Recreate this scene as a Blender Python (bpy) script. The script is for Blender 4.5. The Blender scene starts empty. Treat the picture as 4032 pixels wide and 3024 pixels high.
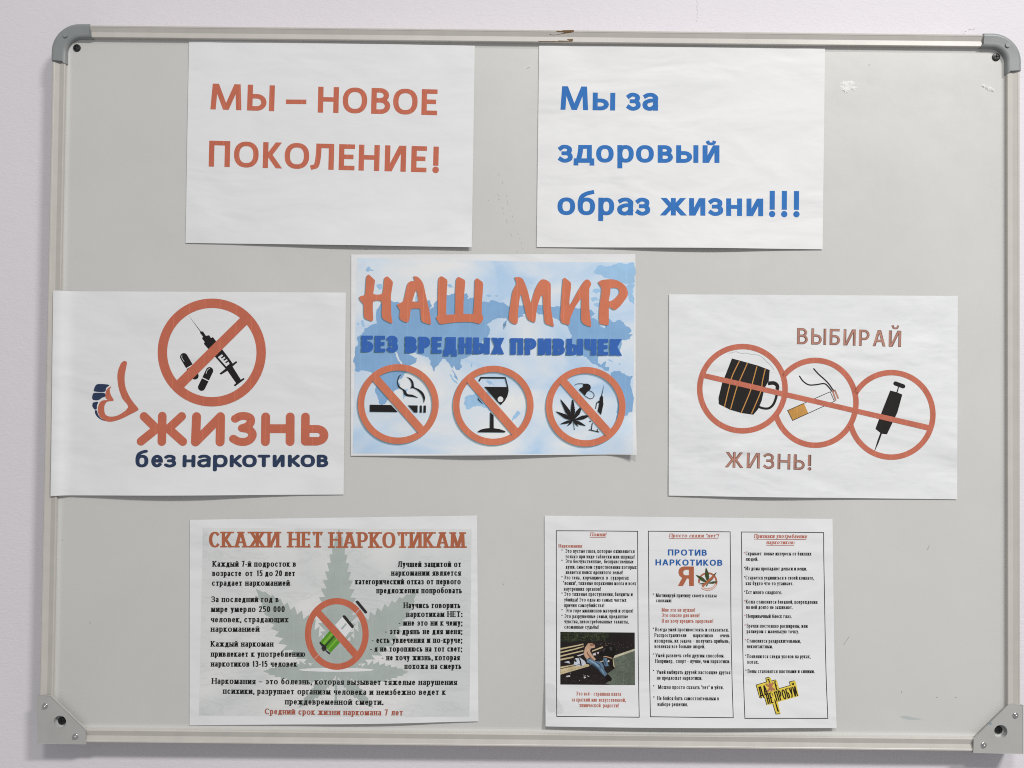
import bpy, bmesh, math, random
import numpy as np
from mathutils import Matrix, Vector
from mathutils.geometry import tessellate_polygon
random.seed(7)
sc = bpy.context.scene
COL = sc.collection
# ------------------------------------------------------------------ camera
# world: x right, z up, wall behind at +y, the board's writing surface is the plane y = 0
def rodrigues(w):
    w = np.array(w); th = np.linalg.norm(w); k = w / th
    K = np.array([[0, -k[2], k[1]], [k[2], 0, -k[0]], [-k[1], k[0], 0]])
    return np.eye(3) + np.sin(th) * K + (1 - np.cos(th)) * K @ K
RV = rodrigues((-1.67870e-02, -6.36e-04, 1.02020e-02))
TV = np.array((4.39e-03, -2.95e-04, 7.95326e-01))
FOC = 3028.0
M0 = np.array([[1, 0, 0], [0, 0, -1], [0, 1, 0]])
Rb = np.diag([1, -1, -1]) @ RV @ M0
tb = np.diag([1, -1, -1]) @ TV
CAMPOS = -Rb.T @ tb
cam = bpy.data.cameras.new('camera'); cam.lens = FOC / 4032 * 36; cam.sensor_width = 36
cam.clip_start = 0.01; cam.clip_end = 50
cobj = bpy.data.objects.new('camera', cam); COL.objects.link(cobj)
m4 = Matrix(Rb.T.tolist()).to_4x4(); m4.translation = Vector(CAMPOS.tolist()); cobj.matrix_world = m4
sc.camera = cobj
A_ = RV @ M0
def at(px, py, y=0.0):
    """point of the photographed plane y = const seen at full-size photo coordinate (px, py)"""
    d = A_.T @ np.array([(px - 2016) / FOC, (py - 1512) / FOC, 1.0])
    t = (y - CAMPOS[1]) / d[1]
    p = CAMPOS + d * t
    return float(p[0]), float(p[2])
# ------------------------------------------------------------------ world, lamps, exposure
sc.view_settings.view_transform = 'Standard'; sc.view_settings.look = 'None'
sc.cycles.filter_width = 1.05; sc.cycles.use_denoising = False
sc.view_settings.exposure = 0.04; sc.view_settings.gamma = 1.0
w = bpy.data.worlds.new('World'); sc.world = w; w.use_nodes = True
w.node_tree.nodes['Background'].inputs[0].default_value = (0.99, 0.98, 1.0, 1)
w.node_tree.nodes['Background'].inputs[1].default_value = 0.315
def ceiling_lamp(name, loc, size, power, col):
    l = bpy.data.lights.new(name, 'AREA'); l.shape = 'RECTANGLE'; l.size, l.size_y = size
    l.energy = power; l.color = col
    o = bpy.data.objects.new(name, l); COL.objects.link(o); o.location = loc
    return o
ceiling_lamp('ceiling_lamp', (1.45, -1.75, 1.75), (0.6, 0.25), 76, (1.0, 0.985, 0.955))
ceiling_lamp('ceiling_lamp', (0.1, -1.9, 1.75), (0.5, 0.25), 27, (1.0, 0.985, 0.96))
# ------------------------------------------------------------------ materials
def lin(c):
    c = c / 255.0
    return c / 12.92 if c <= 0.04045 else ((c + 0.055) / 1.055) ** 2.4
def rgb(r, g, b): return (lin(r), lin(g), lin(b), 1)
def ink_rgb(r, g, b, paper=212, alb=0.82):
    k = alb / lin(paper); return (min(.9, lin(r) * k), min(.9, lin(g) * k), min(.9, lin(b) * k), 1)
class NT:
    def __init__(s, name):
        s.m = bpy.data.materials.new(name); s.m.use_nodes = True; s.t = s.m.node_tree
        s.p = s.t.nodes['Principled BSDF']; s.tc = s.t.nodes.new('ShaderNodeTexCoord')
    def n(s, typ, **kw):
        x = s.t.nodes.new('ShaderNode' + typ)
        for k, v in kw.items():
            if k in x.inputs: x.inputs[k].default_value = v
            else: setattr(x, k, v)
        return x
    def l(s, a, b): s.t.links.new(a, b)
    def coord(s, scale=(1, 1, 1), rot=(0, 0, 0)):
        mp = s.n('Mapping'); mp.inputs['Scale'].default_value = scale; mp.inputs['Rotation'].default_value = rot
        s.l(s.tc.outputs['Object'], mp.inputs[0]); return mp.outputs[0]
    def noise(s, scale, detail=3, rough=.5, vec=None, dist=0.0):
        x = s.n('TexNoise'); x.inputs['Scale'].default_value = scale; x.inputs['Detail'].default_value = detail
        x.inputs['Roughness'].default_value = rough; x.inputs['Distortion'].default_value = dist
        s.l(vec or s.coord(), x.inputs['Vector']); return x.outputs['Fac']
    def ramp(s, fac, stops):
        r = s.n('ValToRGB'); e = r.color_ramp.elements
        while len(e) < len(stops): e.new(0.5)
        for i, (p, c) in enumerate(stops): e[i].position = p; e[i].color = c
        s.l(fac, r.inputs[0]); return r.outputs[0]
    def mix(s, fac, a, b, mode='MIX'):
        x = s.n('Mix', data_type='RGBA', blend_type=mode)
        for i, v in ((0, fac), (6, a), (7, b)):
            if hasattr(v, 'links'): s.l(v, x.inputs[i])
            else: x.inputs[i].default_value = v
        return x.outputs[2]
    def bump(s, h, strength, dist, prev=None):
        b = s.n('Bump'); b.inputs['Strength'].default_value = strength; b.inputs['Distance'].default_value = dist
        s.l(h, b.inputs['Height'])
        if prev is not None: s.l(prev, b.inputs['Normal'])
        return b.outputs[0]
    def nrm(s, o): s.l(o, s.p.inputs['Normal'])
    def col(s, c):
        if hasattr(c, 'links'): s.l(c, s.p.inputs['Base Color'])
        else: s.p.inputs['Base Color'].default_value = c
    def set(s, **kw):
        for k, v in kw.items(): s.p.inputs[k].default_value = v
        return s
def wall_paint():
    n = NT('lavender_wall_paint'); n.set(Roughness=.75)
    c = n.ramp(n.noise(3, 4), [(.3, (.745, .718, .762, 1)), (.7, (.778, .750, .795, 1))]); n.col(c)
    b1 = n.bump(n.noise(260, 3, .6, n.coord((.6, 1, 1.3)), 1.0), .5, .0006)
    b2 = n.bump(n.noise(45, 4, .6), .28, .0012, b1)
    b3 = n.bump(n.noise(900, 2), .3, .0002, b2); n.nrm(b3); return n.m
def board_paint():
    n = NT('grey_enamel'); n.set(Roughness=.33); n.p.inputs['Specular IOR Level'].default_value = .5
    a = n.ramp(n.noise(3.5, 5, .62, None, 1.2), [(.3, (.606, .607, .584, 1)), (.7, (.648, .648, .626, 1))])
    f = n.ramp(n.noise(700, 2), [(.3, (.96, .96, .96, 1)), (.7, (1, 1, 1, 1))])
    n.col(n.mix(1.0, a, f, 'MULTIPLY'))
    n.l(n.ramp(n.noise(14, 5, .7), [(.35, (.27,) * 3 + (1,)), (.7, (.42,) * 3 + (1,))]), n.p.inputs['Roughness'])
    n.nrm(n.bump(n.noise(14, 3), .3, .0016, n.bump(n.noise(500, 2), .1, .0001))); return n.m
def paper_mat(name='white_paper', col=(.80, .81, .82, 1), crumple=1.0, seed=0.0, tint=None):
    n = NT(name); n.set(Roughness=.85); n.p.inputs['Specular IOR Level'].default_value = .15
    mp = n.n('Mapping'); mp.inputs['Scale'].default_value = (1, 1, 2.2); mp.inputs['Location'].default_value = (seed, seed * .7, seed * 1.3)
    n.l(n.tc.outputs['Object'], mp.inputs[0])
    big = n.noise(8, 2.5, .5, mp.outputs[0], .5)
    g = n.ramp(n.noise(16, 4, .55, mp.outputs[0]), [(.35, tuple(c * .975 for c in col[:3]) + (1,)), (.6, col)])
    if tint:
        g = n.mix(n.ramp(n.noise(60, 4, .7, n.coord((1, 1, 4))), [(.5, (0, 0, 0, 1)), (.8, (.6, .6, .6, 1))]), g, tint)
    n.col(g)
    b = n.bump(big, .35 * crumple, .006)
    b = n.bump(n.noise(30, 2, .45, mp.outputs[0], .6), .16 * crumple, .0012, b)
    b = n.bump(n.noise(1500, 2), .2, .00008, b); n.nrm(b); return n.m
def ink_mat(name, c, streak=.12, rough=.7, var=.08):
    n = NT(name); n.set(Roughness=rough); n.p.inputs['Specular IOR Level'].default_value = .2
    hi = tuple(min(1, x * (1 + streak) + streak * .12) for x in c[:3]) + (1,)
    lo = tuple(x * (1 - var) for x in c[:3]) + (1,)
    a = n.ramp(n.noise(55, 3, .6, n.coord((1, 1, 1))), [(.35, lo), (.65, c)])
    v = n.n('TexNoise', noise_dimensions='1D'); v.inputs['Scale'].default_value = 1.0; v.inputs['Detail'].default_value = 0
    sx = n.n('SeparateXYZ'); n.l(n.tc.outputs['Object'], sx.inputs[0])
    mu = n.n('Math', operation='MULTIPLY'); n.l(sx.outputs[0], mu.inputs[0]); mu.inputs[1].default_value = 62.0
    fr = n.n('Math', operation='FRACT'); n.l(mu.outputs[0], fr.inputs[0])
    st = n.ramp(fr.outputs[0], [(.0, (.9,) * 3 + (1,)), (.045, (0, 0, 0, 1)), (.955, (0, 0, 0, 1)), (1, (.9,) * 3 + (1,))])
    gr = n.ramp(n.noise(900, 2), [(.35, (.93,) * 3 + (1,)), (.65, (1,) * 3 + (1,))])
    n.col(n.mix(1.0, n.mix(st, a, hi), gr, 'MULTIPLY')); return n.m
def alpha_mat(name, c, a):
    n = NT(name); n.set(Roughness=.8, Alpha=a); n.col(c); return n.m
def cloud_print():
    n = NT('printed_clouds'); n.set(Roughness=.7); n.p.inputs['Specular IOR Level'].default_value = .2
    f = n.noise(11, 5, .5, n.coord((.8, 1, 1.3)), .8)
    f2 = n.noise(30, 4, .6, n.coord((.7, 1, 1.2)), .4)
    c = n.ramp(f, [(.37, ink_rgb(146, 184, 218)), (.46, ink_rgb(176, 198, 220)), (.54, ink_rgb(194, 206, 217)), (.64, ink_rgb(213, 214, 214))])
    c2 = n.ramp(f2, [(.35, ink_rgb(194, 202, 210)), (.6, ink_rgb(210, 211, 211))])
    n.col(n.mix(.3, c, c2)); return n.m
def stone_print():
    n = NT('printed_grey_stone'); n.set(Roughness=.7); n.p.inputs['Specular IOR Level'].default_value = .2
    f = n.noise(7, 3, .5, n.coord((1.3, 1, 1), (0, .4, 0)), 1.0)
    g = n.noise(26, 5, .65, n.coord((.5, 1, 1.8), (0, -.5, 0)), 1.6)
    r = n.ramp(g, [(.44, (1, 1, 1, 1)), (.485, (.91, .915, .915, 1)), (.5, (.99, .99, .99, 1)), (.6, (1, 1, 1, 1))])
    n.col(n.mix(1.0, n.ramp(f, [(.4, ink_rgb(192, 195, 195)), (.52, ink_rgb(201, 203, 202)), (.6, ink_rgb(207, 207, 207))]), r, 'MULTIPLY')); return n.m
def plastic(name, c, rough=.45, bump=.15):
    n = NT(name); n.set(Roughness=rough)
    n.col(n.ramp(n.noise(60, 3), [(.3, tuple(x * .93 for x in c) + (1,)), (.7, c + (1,))]))
    n.nrm(n.bump(n.noise(400, 2), bump, .0002)); return n.m
def metal(name, c, rough=.3, met=1.0):
    n = NT(name); n.set(Roughness=rough, Metallic=met); n.col(c + (1,)); n.nrm(n.bump(n.noise(900, 2), .1, .0001)); return n.m
M = dict(wall=wall_paint(), board=board_paint(),
         rail=plastic('beige_rail_foil', (.575, .55, .51), .36), cap=plastic('grey_corner_plastic', (.27, .29, .29), .42),
         plate=plastic('grey_painted_steel', (.46, .46, .445), .42, .1), hole=plastic('pale_core', (.5, .52, .52), .6),
         chrome=metal('polished_steel', (.62, .61, .61), .2), black=plastic('black_screw_finish', (.012, .012, .012), .4),
         chip=plastic('bare_brown_fibre', (.16, .09, .035), .8, .6), gap=plastic('rail_seam', (.08, .07, .06), .8),
         putty=plastic('dried_white_putty', (.82, .82, .80), .8, .8), scuff=alpha_mat('grey_scuff', (.12, .12, .12, 1), .24),
         faint=alpha_mat('faint_smear', (.30, .30, .29, 1), .25), teal=alpha_mat('teal_marker_smear', (.1, .33, .38, 1), .13),
         teal2=alpha_mat('teal_marker', (.02, .25, .38, 1), .8))
# ------------------------------------------------------------------ objects
def link(o, parent=None):
    COL.objects.link(o)
    if parent: o.parent = parent
    return o
def mesh_obj(name, verts, faces, mat, parent=None, smooth=False, normals=None):
    me = bpy.data.meshes.new(name); me.from_pydata(verts, [], faces); me.update()
    me.materials.append(mat)
    if smooth or normals is not None: me.polygons.foreach_set('use_smooth', [True] * len(me.polygons))
    if normals is not None: me.normals_split_custom_set_from_vertices(normals)
    return link(bpy.data.objects.new(name, me), parent)
def bm_obj(name, bm, mat, parent=None, smooth=False):
    bmesh.ops.recalc_face_normals(bm, faces=bm.faces)
    me = bpy.data.meshes.new(name); bm.to_mesh(me); bm.free(); me.materials.append(mat)
    if smooth: me.polygons.foreach_set('use_smooth', [True] * len(me.polygons))
    return link(bpy.data.objects.new(name, me), parent)
def thing(name, label, cat, group=None, loc=(0, 0, 0)):
    o = bpy.data.objects.new(name, None); o.empty_display_size = .02; COL.objects.link(o)
    o['label'] = label; o['category'] = cat
    if group: o['group'] = group
    return o
# wall ---------------------------------------------------------------
WALL = .0165
bm = bmesh.new()
vs = [bm.verts.new(p) for p in ((-3, WALL, -2.2), (3, WALL, -2.2), (3, WALL, 2), (-3, WALL, 2))]
f = bm.faces.new(vs)
r = bmesh.ops.extrude_face_region(bm, geom=[f])
bmesh.ops.translate(bm, verts=[v for v in r['geom'] if isinstance(v, bmesh.types.BMVert)], vec=(0, .12, 0))
wall = bm_obj('wall', bm, M['wall']); wall['kind'] = 'structure'
# board --------------------------------------------------------------
BX0, BX1, BZ1, BZ0 = -.4833, .5182, .3670, -.3705
RW = .0128                                              # rail width
board = thing('whiteboard', 'wall-mounted grey board with beige rails and grey corners, seven paper notices on it', 'whiteboard')
def box_bm(bm, x0, x1, y0, y1, z0, z1, bev=0, seg=2):
    v = [bm.verts.new((x, y, z)) for x in (x0, x1) for y in (y0, y1) for z in (z0, z1)]
    q = [(0, 1, 3, 2), (4, 6, 7, 5), (0, 4, 5, 1), (2, 3, 7, 6), (0, 2, 6, 4), (1, 5, 7, 3)]
    fs = [bm.faces.new([v[i] for i in f]) for f in q]
    bmesh.ops.recalc_face_normals(bm, faces=fs)
    if bev: bmesh.ops.bevel(bm, geom=list({e for f in fs for e in f.edges}), offset=bev, segments=seg, affect='EDGES')
# pressed sheet: flat, its rim turned slightly forward where it enters the rails
bm = bmesh.new()
ix0, ix1, iz0, iz1 = BX0 + RW - .001, BX1 - RW + .001, BZ0 + RW - .001, BZ1 - RW + .001
loops = []
def rrect(x0, x1, z0, z1, r, y, n=8):
    pts = []
    for cx, cz, a0 in ((x1 - r, z1 - r, 0), (x0 + r, z1 - r, 90), (x0 + r, z0 + r, 180), (x1 - r, z0 + r, 270)):
        for i in range(n + 1):
            a = math.radians(a0 + 90 * i / n); pts.append((cx + r * math.cos(a), y, cz + r * math.sin(a)))
    return [bm.verts.new(p) for p in pts]
for ins, y, rr in ((0, .0135, .004), (0, -.0011, .012), (.0022, -.0009, .013), (.0042, -.0002, .0135), (.006, 0, .014)):
    loops.append(rrect(ix0 + ins, ix1 - ins, iz0 + ins, iz1 - ins, rr, y))
for a, b in zip(loops, loops[1:]):
    for i in range(len(a)): bm.faces.new((a[i], a[(i + 1) % len(a)], b[(i + 1) % len(a)], b[i]))
bm.faces.new(loops[-1]); bm.faces.new(loops[0][::-1])
panel = bm_obj('panel', bm, M['board'], board)
# rail profile: s = distance inward from the outer edge, d = height toward the room (front = -y)
PROF = [(0, -.0135), (0, .0042), (.0004, .0050), (.0010, .0054), (.0022, .0053), (.0026, .0050), (.0068, .0036), (.0070, .0036),
        (.0121, .0046), (.0125, .0044), (.0128, .0034), (.0128, -.0135)]
def rail(name, a, b, horizontal, sign):
    """extrude the profile between a and b; sign: direction inward"""
    vs, fs = [], []
    N = len(PROF); n = 2
    for k, t in enumerate((a, b)):
        for s, d in PROF:
            if horizontal: vs.append((t, -d, (BZ1 - s) if sign < 0 else (BZ0 + s)))
            else: vs.append(((BX0 + s) if sign > 0 else (BX1 - s), -d, t))
    for i in range(N): fs.append((i, (i + 1) % N, N + (i + 1) % N, N + i))
    fs.append(tuple(range(N))); fs.append(tuple(range(2 * N - 1, N - 1, -1)))
    bm = bmesh.new(); V = [bm.verts.new(v) for v in vs]
    for f in fs: bm.faces.new([V[i] for i in f])
    return bm_obj(name, bm, M['rail'], board)
CR = .033                                               # corner reach
railt = rail('rail', BX0 + CR, BX1 - CR, True, -1)
rail('rail', BX0 + .003, BX1 - .003, True, +1)
raill = rail('rail', BZ0 + RW + .0005, BZ1 - CR, False, +1)
rail('rail', BZ0 + RW + .0005, BZ1 - CR, False, -1)
# top corner caps: an elbow of the rail's own section, a little fuller
CPROF = [(-.0009, -.0138), (-.0009, .0040), (-.0004, .0058), (.0008, .0068), (.0030, .0069), (.0080, .0058), (.0100, .0060), (.0122, .0056), (.0136, .0042), (.0139, .0020), (.0139, -.0005)]
def corner_cap(side):
    ox = BX0 if side < 0 else BX1
    R_ = .0285                                          # outer bend radius
    st = []                                             # stations: (point on outer edge, inward dir)
    cx, cz = ox - side * R_, BZ1 - R_
    e = .0095
    st.append(((ox, cz - e), (-side, 0)))
    st.append(((ox, cz - e * .4), (-side, 0)))
    for i in range(15):
        a = math.pi / 2 * i / 14
        d = (side * math.cos(a), math.sin(a)); st.append(((cx + d[0] * R_, cz + d[1] * R_), (-d[0], -d[1])))
    st.append(((cx - side * e * .4, BZ1), (0, -1))); st.append(((cx - side * e, BZ1), (0, -1)))
    bm = bmesh.new(); rows = []
    for k, (p, d) in enumerate(st):
        row = []
        for j, (s, h) in enumerate(CPROF):
            off = 0
            if k in (0, len(st) - 1) and s > .0115:     # the moulding's little lip runs further along the inner edge
                off = .0022
            tx, tz = (0, -1) if k == 0 else (-side, 0)
            row.append(bm.verts.new((p[0] + d[0] * s + tx * off, -h, p[1] + d[1] * s + tz * off)))
        rows.append(row)
    for a, b in zip(rows, rows[1:]):
        for j in range(len(CPROF) - 1): bm.faces.new((a[j], a[j + 1], b[j + 1], b[j]))
    bm.faces.new(rows[0]); bm.faces.new(rows[-1][::-1])
    cap = bm_obj('corner_cap', bm, M['cap'], board, smooth=True)
    cap.data.set_sharp_from_angle(angle=math.radians(38))
    bm = bmesh.new()                                    # round ejector mark
    a = math.radians(48); px, pz = cx + side * math.cos(a) * (R_ - .006), cz + math.sin(a) * (R_ - .006)
    bmesh.ops.create_cone(bm, cap_ends=True, segments=20, radius1=.0026, radius2=.0024, depth=.0008, matrix=Matrix.Translation((px, -.00665, pz)) @ Matrix.Rotation(math.pi / 2, 4, 'X'))
    bm_obj('moulding_mark', bm, M['cap'], cap)
    return cap
corner_cap(-1); corner_cap(1)
def screw(name, x, z, y, r, parent, rot=.3):
    """black cross-recessed countersunk head"""
    bm = bmesh.new(); n = 24
    prof = [(r, 0), (r, .0006), (r * .93, .0010), (r * .6, .0013)]
    rings = [[bm.verts.new((x + q * math.cos(2 * math.pi * i / n), y - h, z + q * math.sin(2 * math.pi * i / n))) for i in range(n)] for q, h in prof]
    for a, b in zip(rings, rings[1:]):
        for i in range(n): bm.faces.new((a[i], a[(i + 1) % n], b[(i + 1) % n], b[i]))
    # cross recess
    ctr = bm.verts.new((x, y + .0007, z)); last = rings[-1]
    for i in range(n):
        a = 2 * math.pi * i / n
    inner = []
    for i in range(n):
        ang = 2 * math.pi * i / n - rot
        k = abs(math.cos(2 * ang)); q = r * (.18 + .42 * (k > .82))
        inner.append(bm.verts.new((x + q * math.cos(2 * math.pi * i / n), y - (.0013 if k < .82 else .0004), z + q * math.sin(2 * math.pi * i / n))))
    for i in range(n):
        bm.faces.new((last[i], last[(i + 1) % n], inner[(i + 1) % n], inner[i])); bm.faces.new((inner[i], inner[(i + 1) % n], ctr))
    return bm_obj(name, bm, M['black'], parent)
x, z = at(301.5, 187.6, -.001); screw('screw', x, z, 0, .0039, board, .5)
x, z = at(3923.5, 223.8, -.001); screw('screw', x, z, 0, .0041, board, .2)
# bottom corner plates
YP = -.0064
def corner_plate(pix, hole, hr, scr, rivets):
    pts = [at(px, py, YP) for px, py in pix]
    hx, hz = at(*hole, YP)
    bm = bmesh.new(); n = 32
    # front face with a round hole: bridge outline to the hole by tessellation
    circ = [(hx + hr * math.cos(2 * math.pi * i / n), hz + hr * math.sin(2 * math.pi * i / n)) for i in range(n)]
    tris = tessellate_polygon([[Vector((a, b, 0)) for a, b in pts], [Vector((a, b, 0)) for a, b in circ]])
    allp = pts + circ
    T = .0014
    fr = [bm.verts.new((a, YP, b)) for a, b in allp]; bk = [bm.verts.new((a, YP + T, b)) for a, b in allp]
    for t in tris:
        bm.faces.new([fr[i] for i in t]); bm.faces.new([bk[i] for i in t][::-1])
    m_ = len(pts)
    for i in range(m_): bm.faces.new((fr[i], fr[(i + 1) % m_], bk[(i + 1) % m_], bk[i]))
    for i in range(n): bm.faces.new((fr[m_ + i], fr[m_ + (i + 1) % n], bk[m_ + (i + 1) % n], bk[m_ + i]))
    rim = [e for e in bm.edges if len(e.link_faces) == 2 and all(v.index < 0 or True for v in e.verts) and
           any(abs(f.normal.y) < .1 for f in e.link_faces)]
    bm.normal_update()
    outl = set(fr[:m_])
    front_rim = [e for e in bm.edges if all(v in outl for v in e.verts) and len(e.link_faces) == 2 and abs(e.link_faces[0].normal.y * e.link_faces[1].normal.y) < .5]
    bmesh.ops.bevel(bm, geom=front_rim, offset=.0004, segments=2, affect='EDGES')
    pl = bm_obj('corner_plate', bm, M['plate'], board)
    # skirt that wraps round the outside of the frame
    bm = bmesh.new()
    xs = [p[0] for p in pts]; zs = [p[1] for p in pts]
    zb = min(zs); left = hx < 0
    xo = min(xs) if left else max(xs); s = 1 if left else -1
    zt = max(p[1] for p in pts if abs(p[0] - xo) < .004); xi = max(xs) if left else min(xs)
    box_bm(bm, min(xo, xo + s * .0012), max(xo, xo + s * .0012), YP + T + .0001, .0135, zb, zt)
    box_bm(bm, min(xo + s * .0013, xi), max(xo + s * .0013, xi), YP + T + .0001, .0135, zb, zb + .0012)
    bm_obj('plate_skirt', bm, M['plate'], pl)
    # pale sleeve seen through the hole, screw at its bottom
    bm = bmesh.new()
    a = [bm.verts.new((hx + hr * 1.05 * math.cos(2 * math.pi * i / n), YP + T + .0001, hz + hr * 1.05 * math.sin(2 * math.pi * i / n))) for i in range(n)]
    b = [bm.verts.new((v.co.x, -.0008, v.co.z)) for v in a]
    for i in range(n): bm.faces.new((a[i], b[i], b[(i + 1) % n], a[(i + 1) % n]))
    bm.faces.new(b)
    bm_obj('hole_sleeve', bm, M['hole'], pl)
    sx, sz = at(*scr, -.002); screw('screw', sx, sz, -.0010, .0040, pl, .1)
    for rv in rivets:
        x, z = at(*rv, YP)
        bm = bmesh.new(); R = .0031
        prof = [(R, 0), (R * .98, .0003), (R * .84, .0008), (R * .62, .0010), (R * .58, .0009), (R * .54, .0013), (R * .40, .0021), (R * .2, .0026)]
        n2 = 24
        rings = [[bm.verts.new((x + q * math.cos(2 * math.pi * i / n2), YP - h, z + q * math.sin(2 * math.pi * i / n2))) for i in range(n2)] for q, h in prof]
        for p, q in zip(rings, rings[1:]):
            for i in range(n2): bm.faces.new((p[i], p[(i + 1) % n2], q[(i + 1) % n2], q[i]))
        bm.faces.new(rings[-1])
        bm_obj('rivet', bm, M['chrome'], pl, smooth=True)
    return pl
pL = corner_plate([(147, 2738), (200, 2739), (337, 2871), (338, 2929.5), (148, 2927.5)], (236, 2843), .0064, (242.5, 2839), [(177.6, 2780), (297, 2900)])
pR = corner_plate([(4028.5, 2776), (3974, 2775), (3834, 2911), (3833.5, 2963), (4028.5, 2969)], (3940.5, 2881), .0068, (3933, 2874.5), [(3998, 2817), (3873, 2933.5)])

# ------------------------------------------------------------------ sheets of paper
class Sheet:
    def __init__(s, name, label, cat, corners, lift, waves, mat, seed, extra=None, group='printed notices on the board'):
        s.c = [np.array(at(*p, -.001)) for p in corners]   # TL TR BR BL
        s.root = thing(name, label, cat, group)
        s.lift, s.waves, s.extra = lift, waves, extra
        s.rnd = random.Random(seed); s.W = []
        for i in range(7):
            a = s.rnd.uniform(-.5, .5) + (math.pi / 2 if i < 5 else 0); lam = s.rnd.uniform(.055, .16)
            s.W.append((math.cos(a) * 2 * math.pi / lam, math.sin(a) * 2 * math.pi / lam, s.rnd.uniform(0, 6.3), s.rnd.uniform(.4, 1) * lam / .1))
        s.layer = 0
        TL, TR, BR, BL = s.c
        s.ex = ((TR - TL) + (BR - BL)) / 2; s.ey = ((BL - TL) + (BR - TR)) / 2
        s.o = (TL + TR + BR + BL) / 4 - s.ex / 2 - s.ey / 2
        s.inv = np.linalg.inv(np.array([s.ex, s.ey]).T)
        nx, ny = 66, 46
        g = np.zeros((ny + 1, nx + 1, 2))
        for j in range(ny + 1):
            for i in range(nx + 1):
                u, v = i / nx, j / ny
                g[j, i] = TL * (1 - u) * (1 - v) + TR * u * (1 - v) + BR * u * v + BL * (1 - u) * v
        P = g.reshape(-1, 2); H = s.h(P); N = s.normal(P)
        n = len(P)
        vs = [(P[i, 0], -H[i], P[i, 1]) for i in range(n)]
        bx = [(P[i, 0], -H[i] + .00012, P[i, 1]) for i in range(n)]
        fs = []
        for j in range(ny):
            for i in range(nx):
                a = j * (nx + 1) + i; b = a + 1; c = b + nx + 1; d = a + nx + 1
                fs.append((a, d, c, b)); fs.append((n + a, n + b, n + c, n + d))
        rim = [i for i in range(nx + 1)] + [(j + 1) * (nx + 1) - 1 for j in range(1, ny + 1)] + \
              [ny * (nx + 1) + i for i in range(nx - 1, -1, -1)] + [j * (nx + 1) for j in range(ny - 1, 0, -1)]
        for a, b in zip(rim, rim[1:] + rim[:1]): fs.append((a, b, n + b, n + a))
        s.paper = mesh_obj('paper', vs + bx, fs, mat, s.root, smooth=True)
        s.paper.data.set_sharp_from_angle(angle=math.radians(50))
    def uv(s, P): return (s.inv @ (np.asarray(P) - s.o).T).T
    def h(s, P):
        P = np.atleast_2d(P); q = s.uv(P); u, v = q[:, 0], q[:, 1]
        w = np.zeros(len(P))
        for kx, kz, ph, a in s.W: w += a * np.sin(kx * P[:, 0] + kz * P[:, 1] + ph)
        edge = np.clip(np.minimum.reduce([u, 1 - u]) * 9, 0, 1) * np.clip(v * 9, 0, 1)
        H = .0009 + s.waves * (w * (.25 + .75 * edge) + 2.2) * .5
        c, wd, amt = s.lift
        vv = np.clip((v - .55) / .45, 0, 1.05)
        H = H + amt * vv ** 2 * np.exp(-((u - c) / wd) ** 2)
        for cu, cv in ((.055, .07), (.94, .08), (.06, .92), (.93, .91)):
            r2 = ((u - cu) / .055) ** 2 + ((v - cv) / .07) ** 2
            H = H + .0009 * np.exp(-r2) - .0004 * np.exp(-r2 / 5)
        if s.extra: H = H + s.extra(P, u, v)
        return H
    def normal(s, P):
        e = .0005
        hx = (s.h(P + [e, 0]) - s.h(P - [e, 0])) / (2 * e); hz = (s.h(P + [0, e]) - s.h(P - [0, e])) / (2 * e)
        N = np.stack([hx * -1, -np.ones(len(hx)), hz * -1], 1)   # surface y=-h(x,z), toward the room
        N[:, 0] = -hx; N[:, 2] = -hz; N[:, 1] = -1
        return N / np.linalg.norm(N, axis=1)[:, None]
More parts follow.
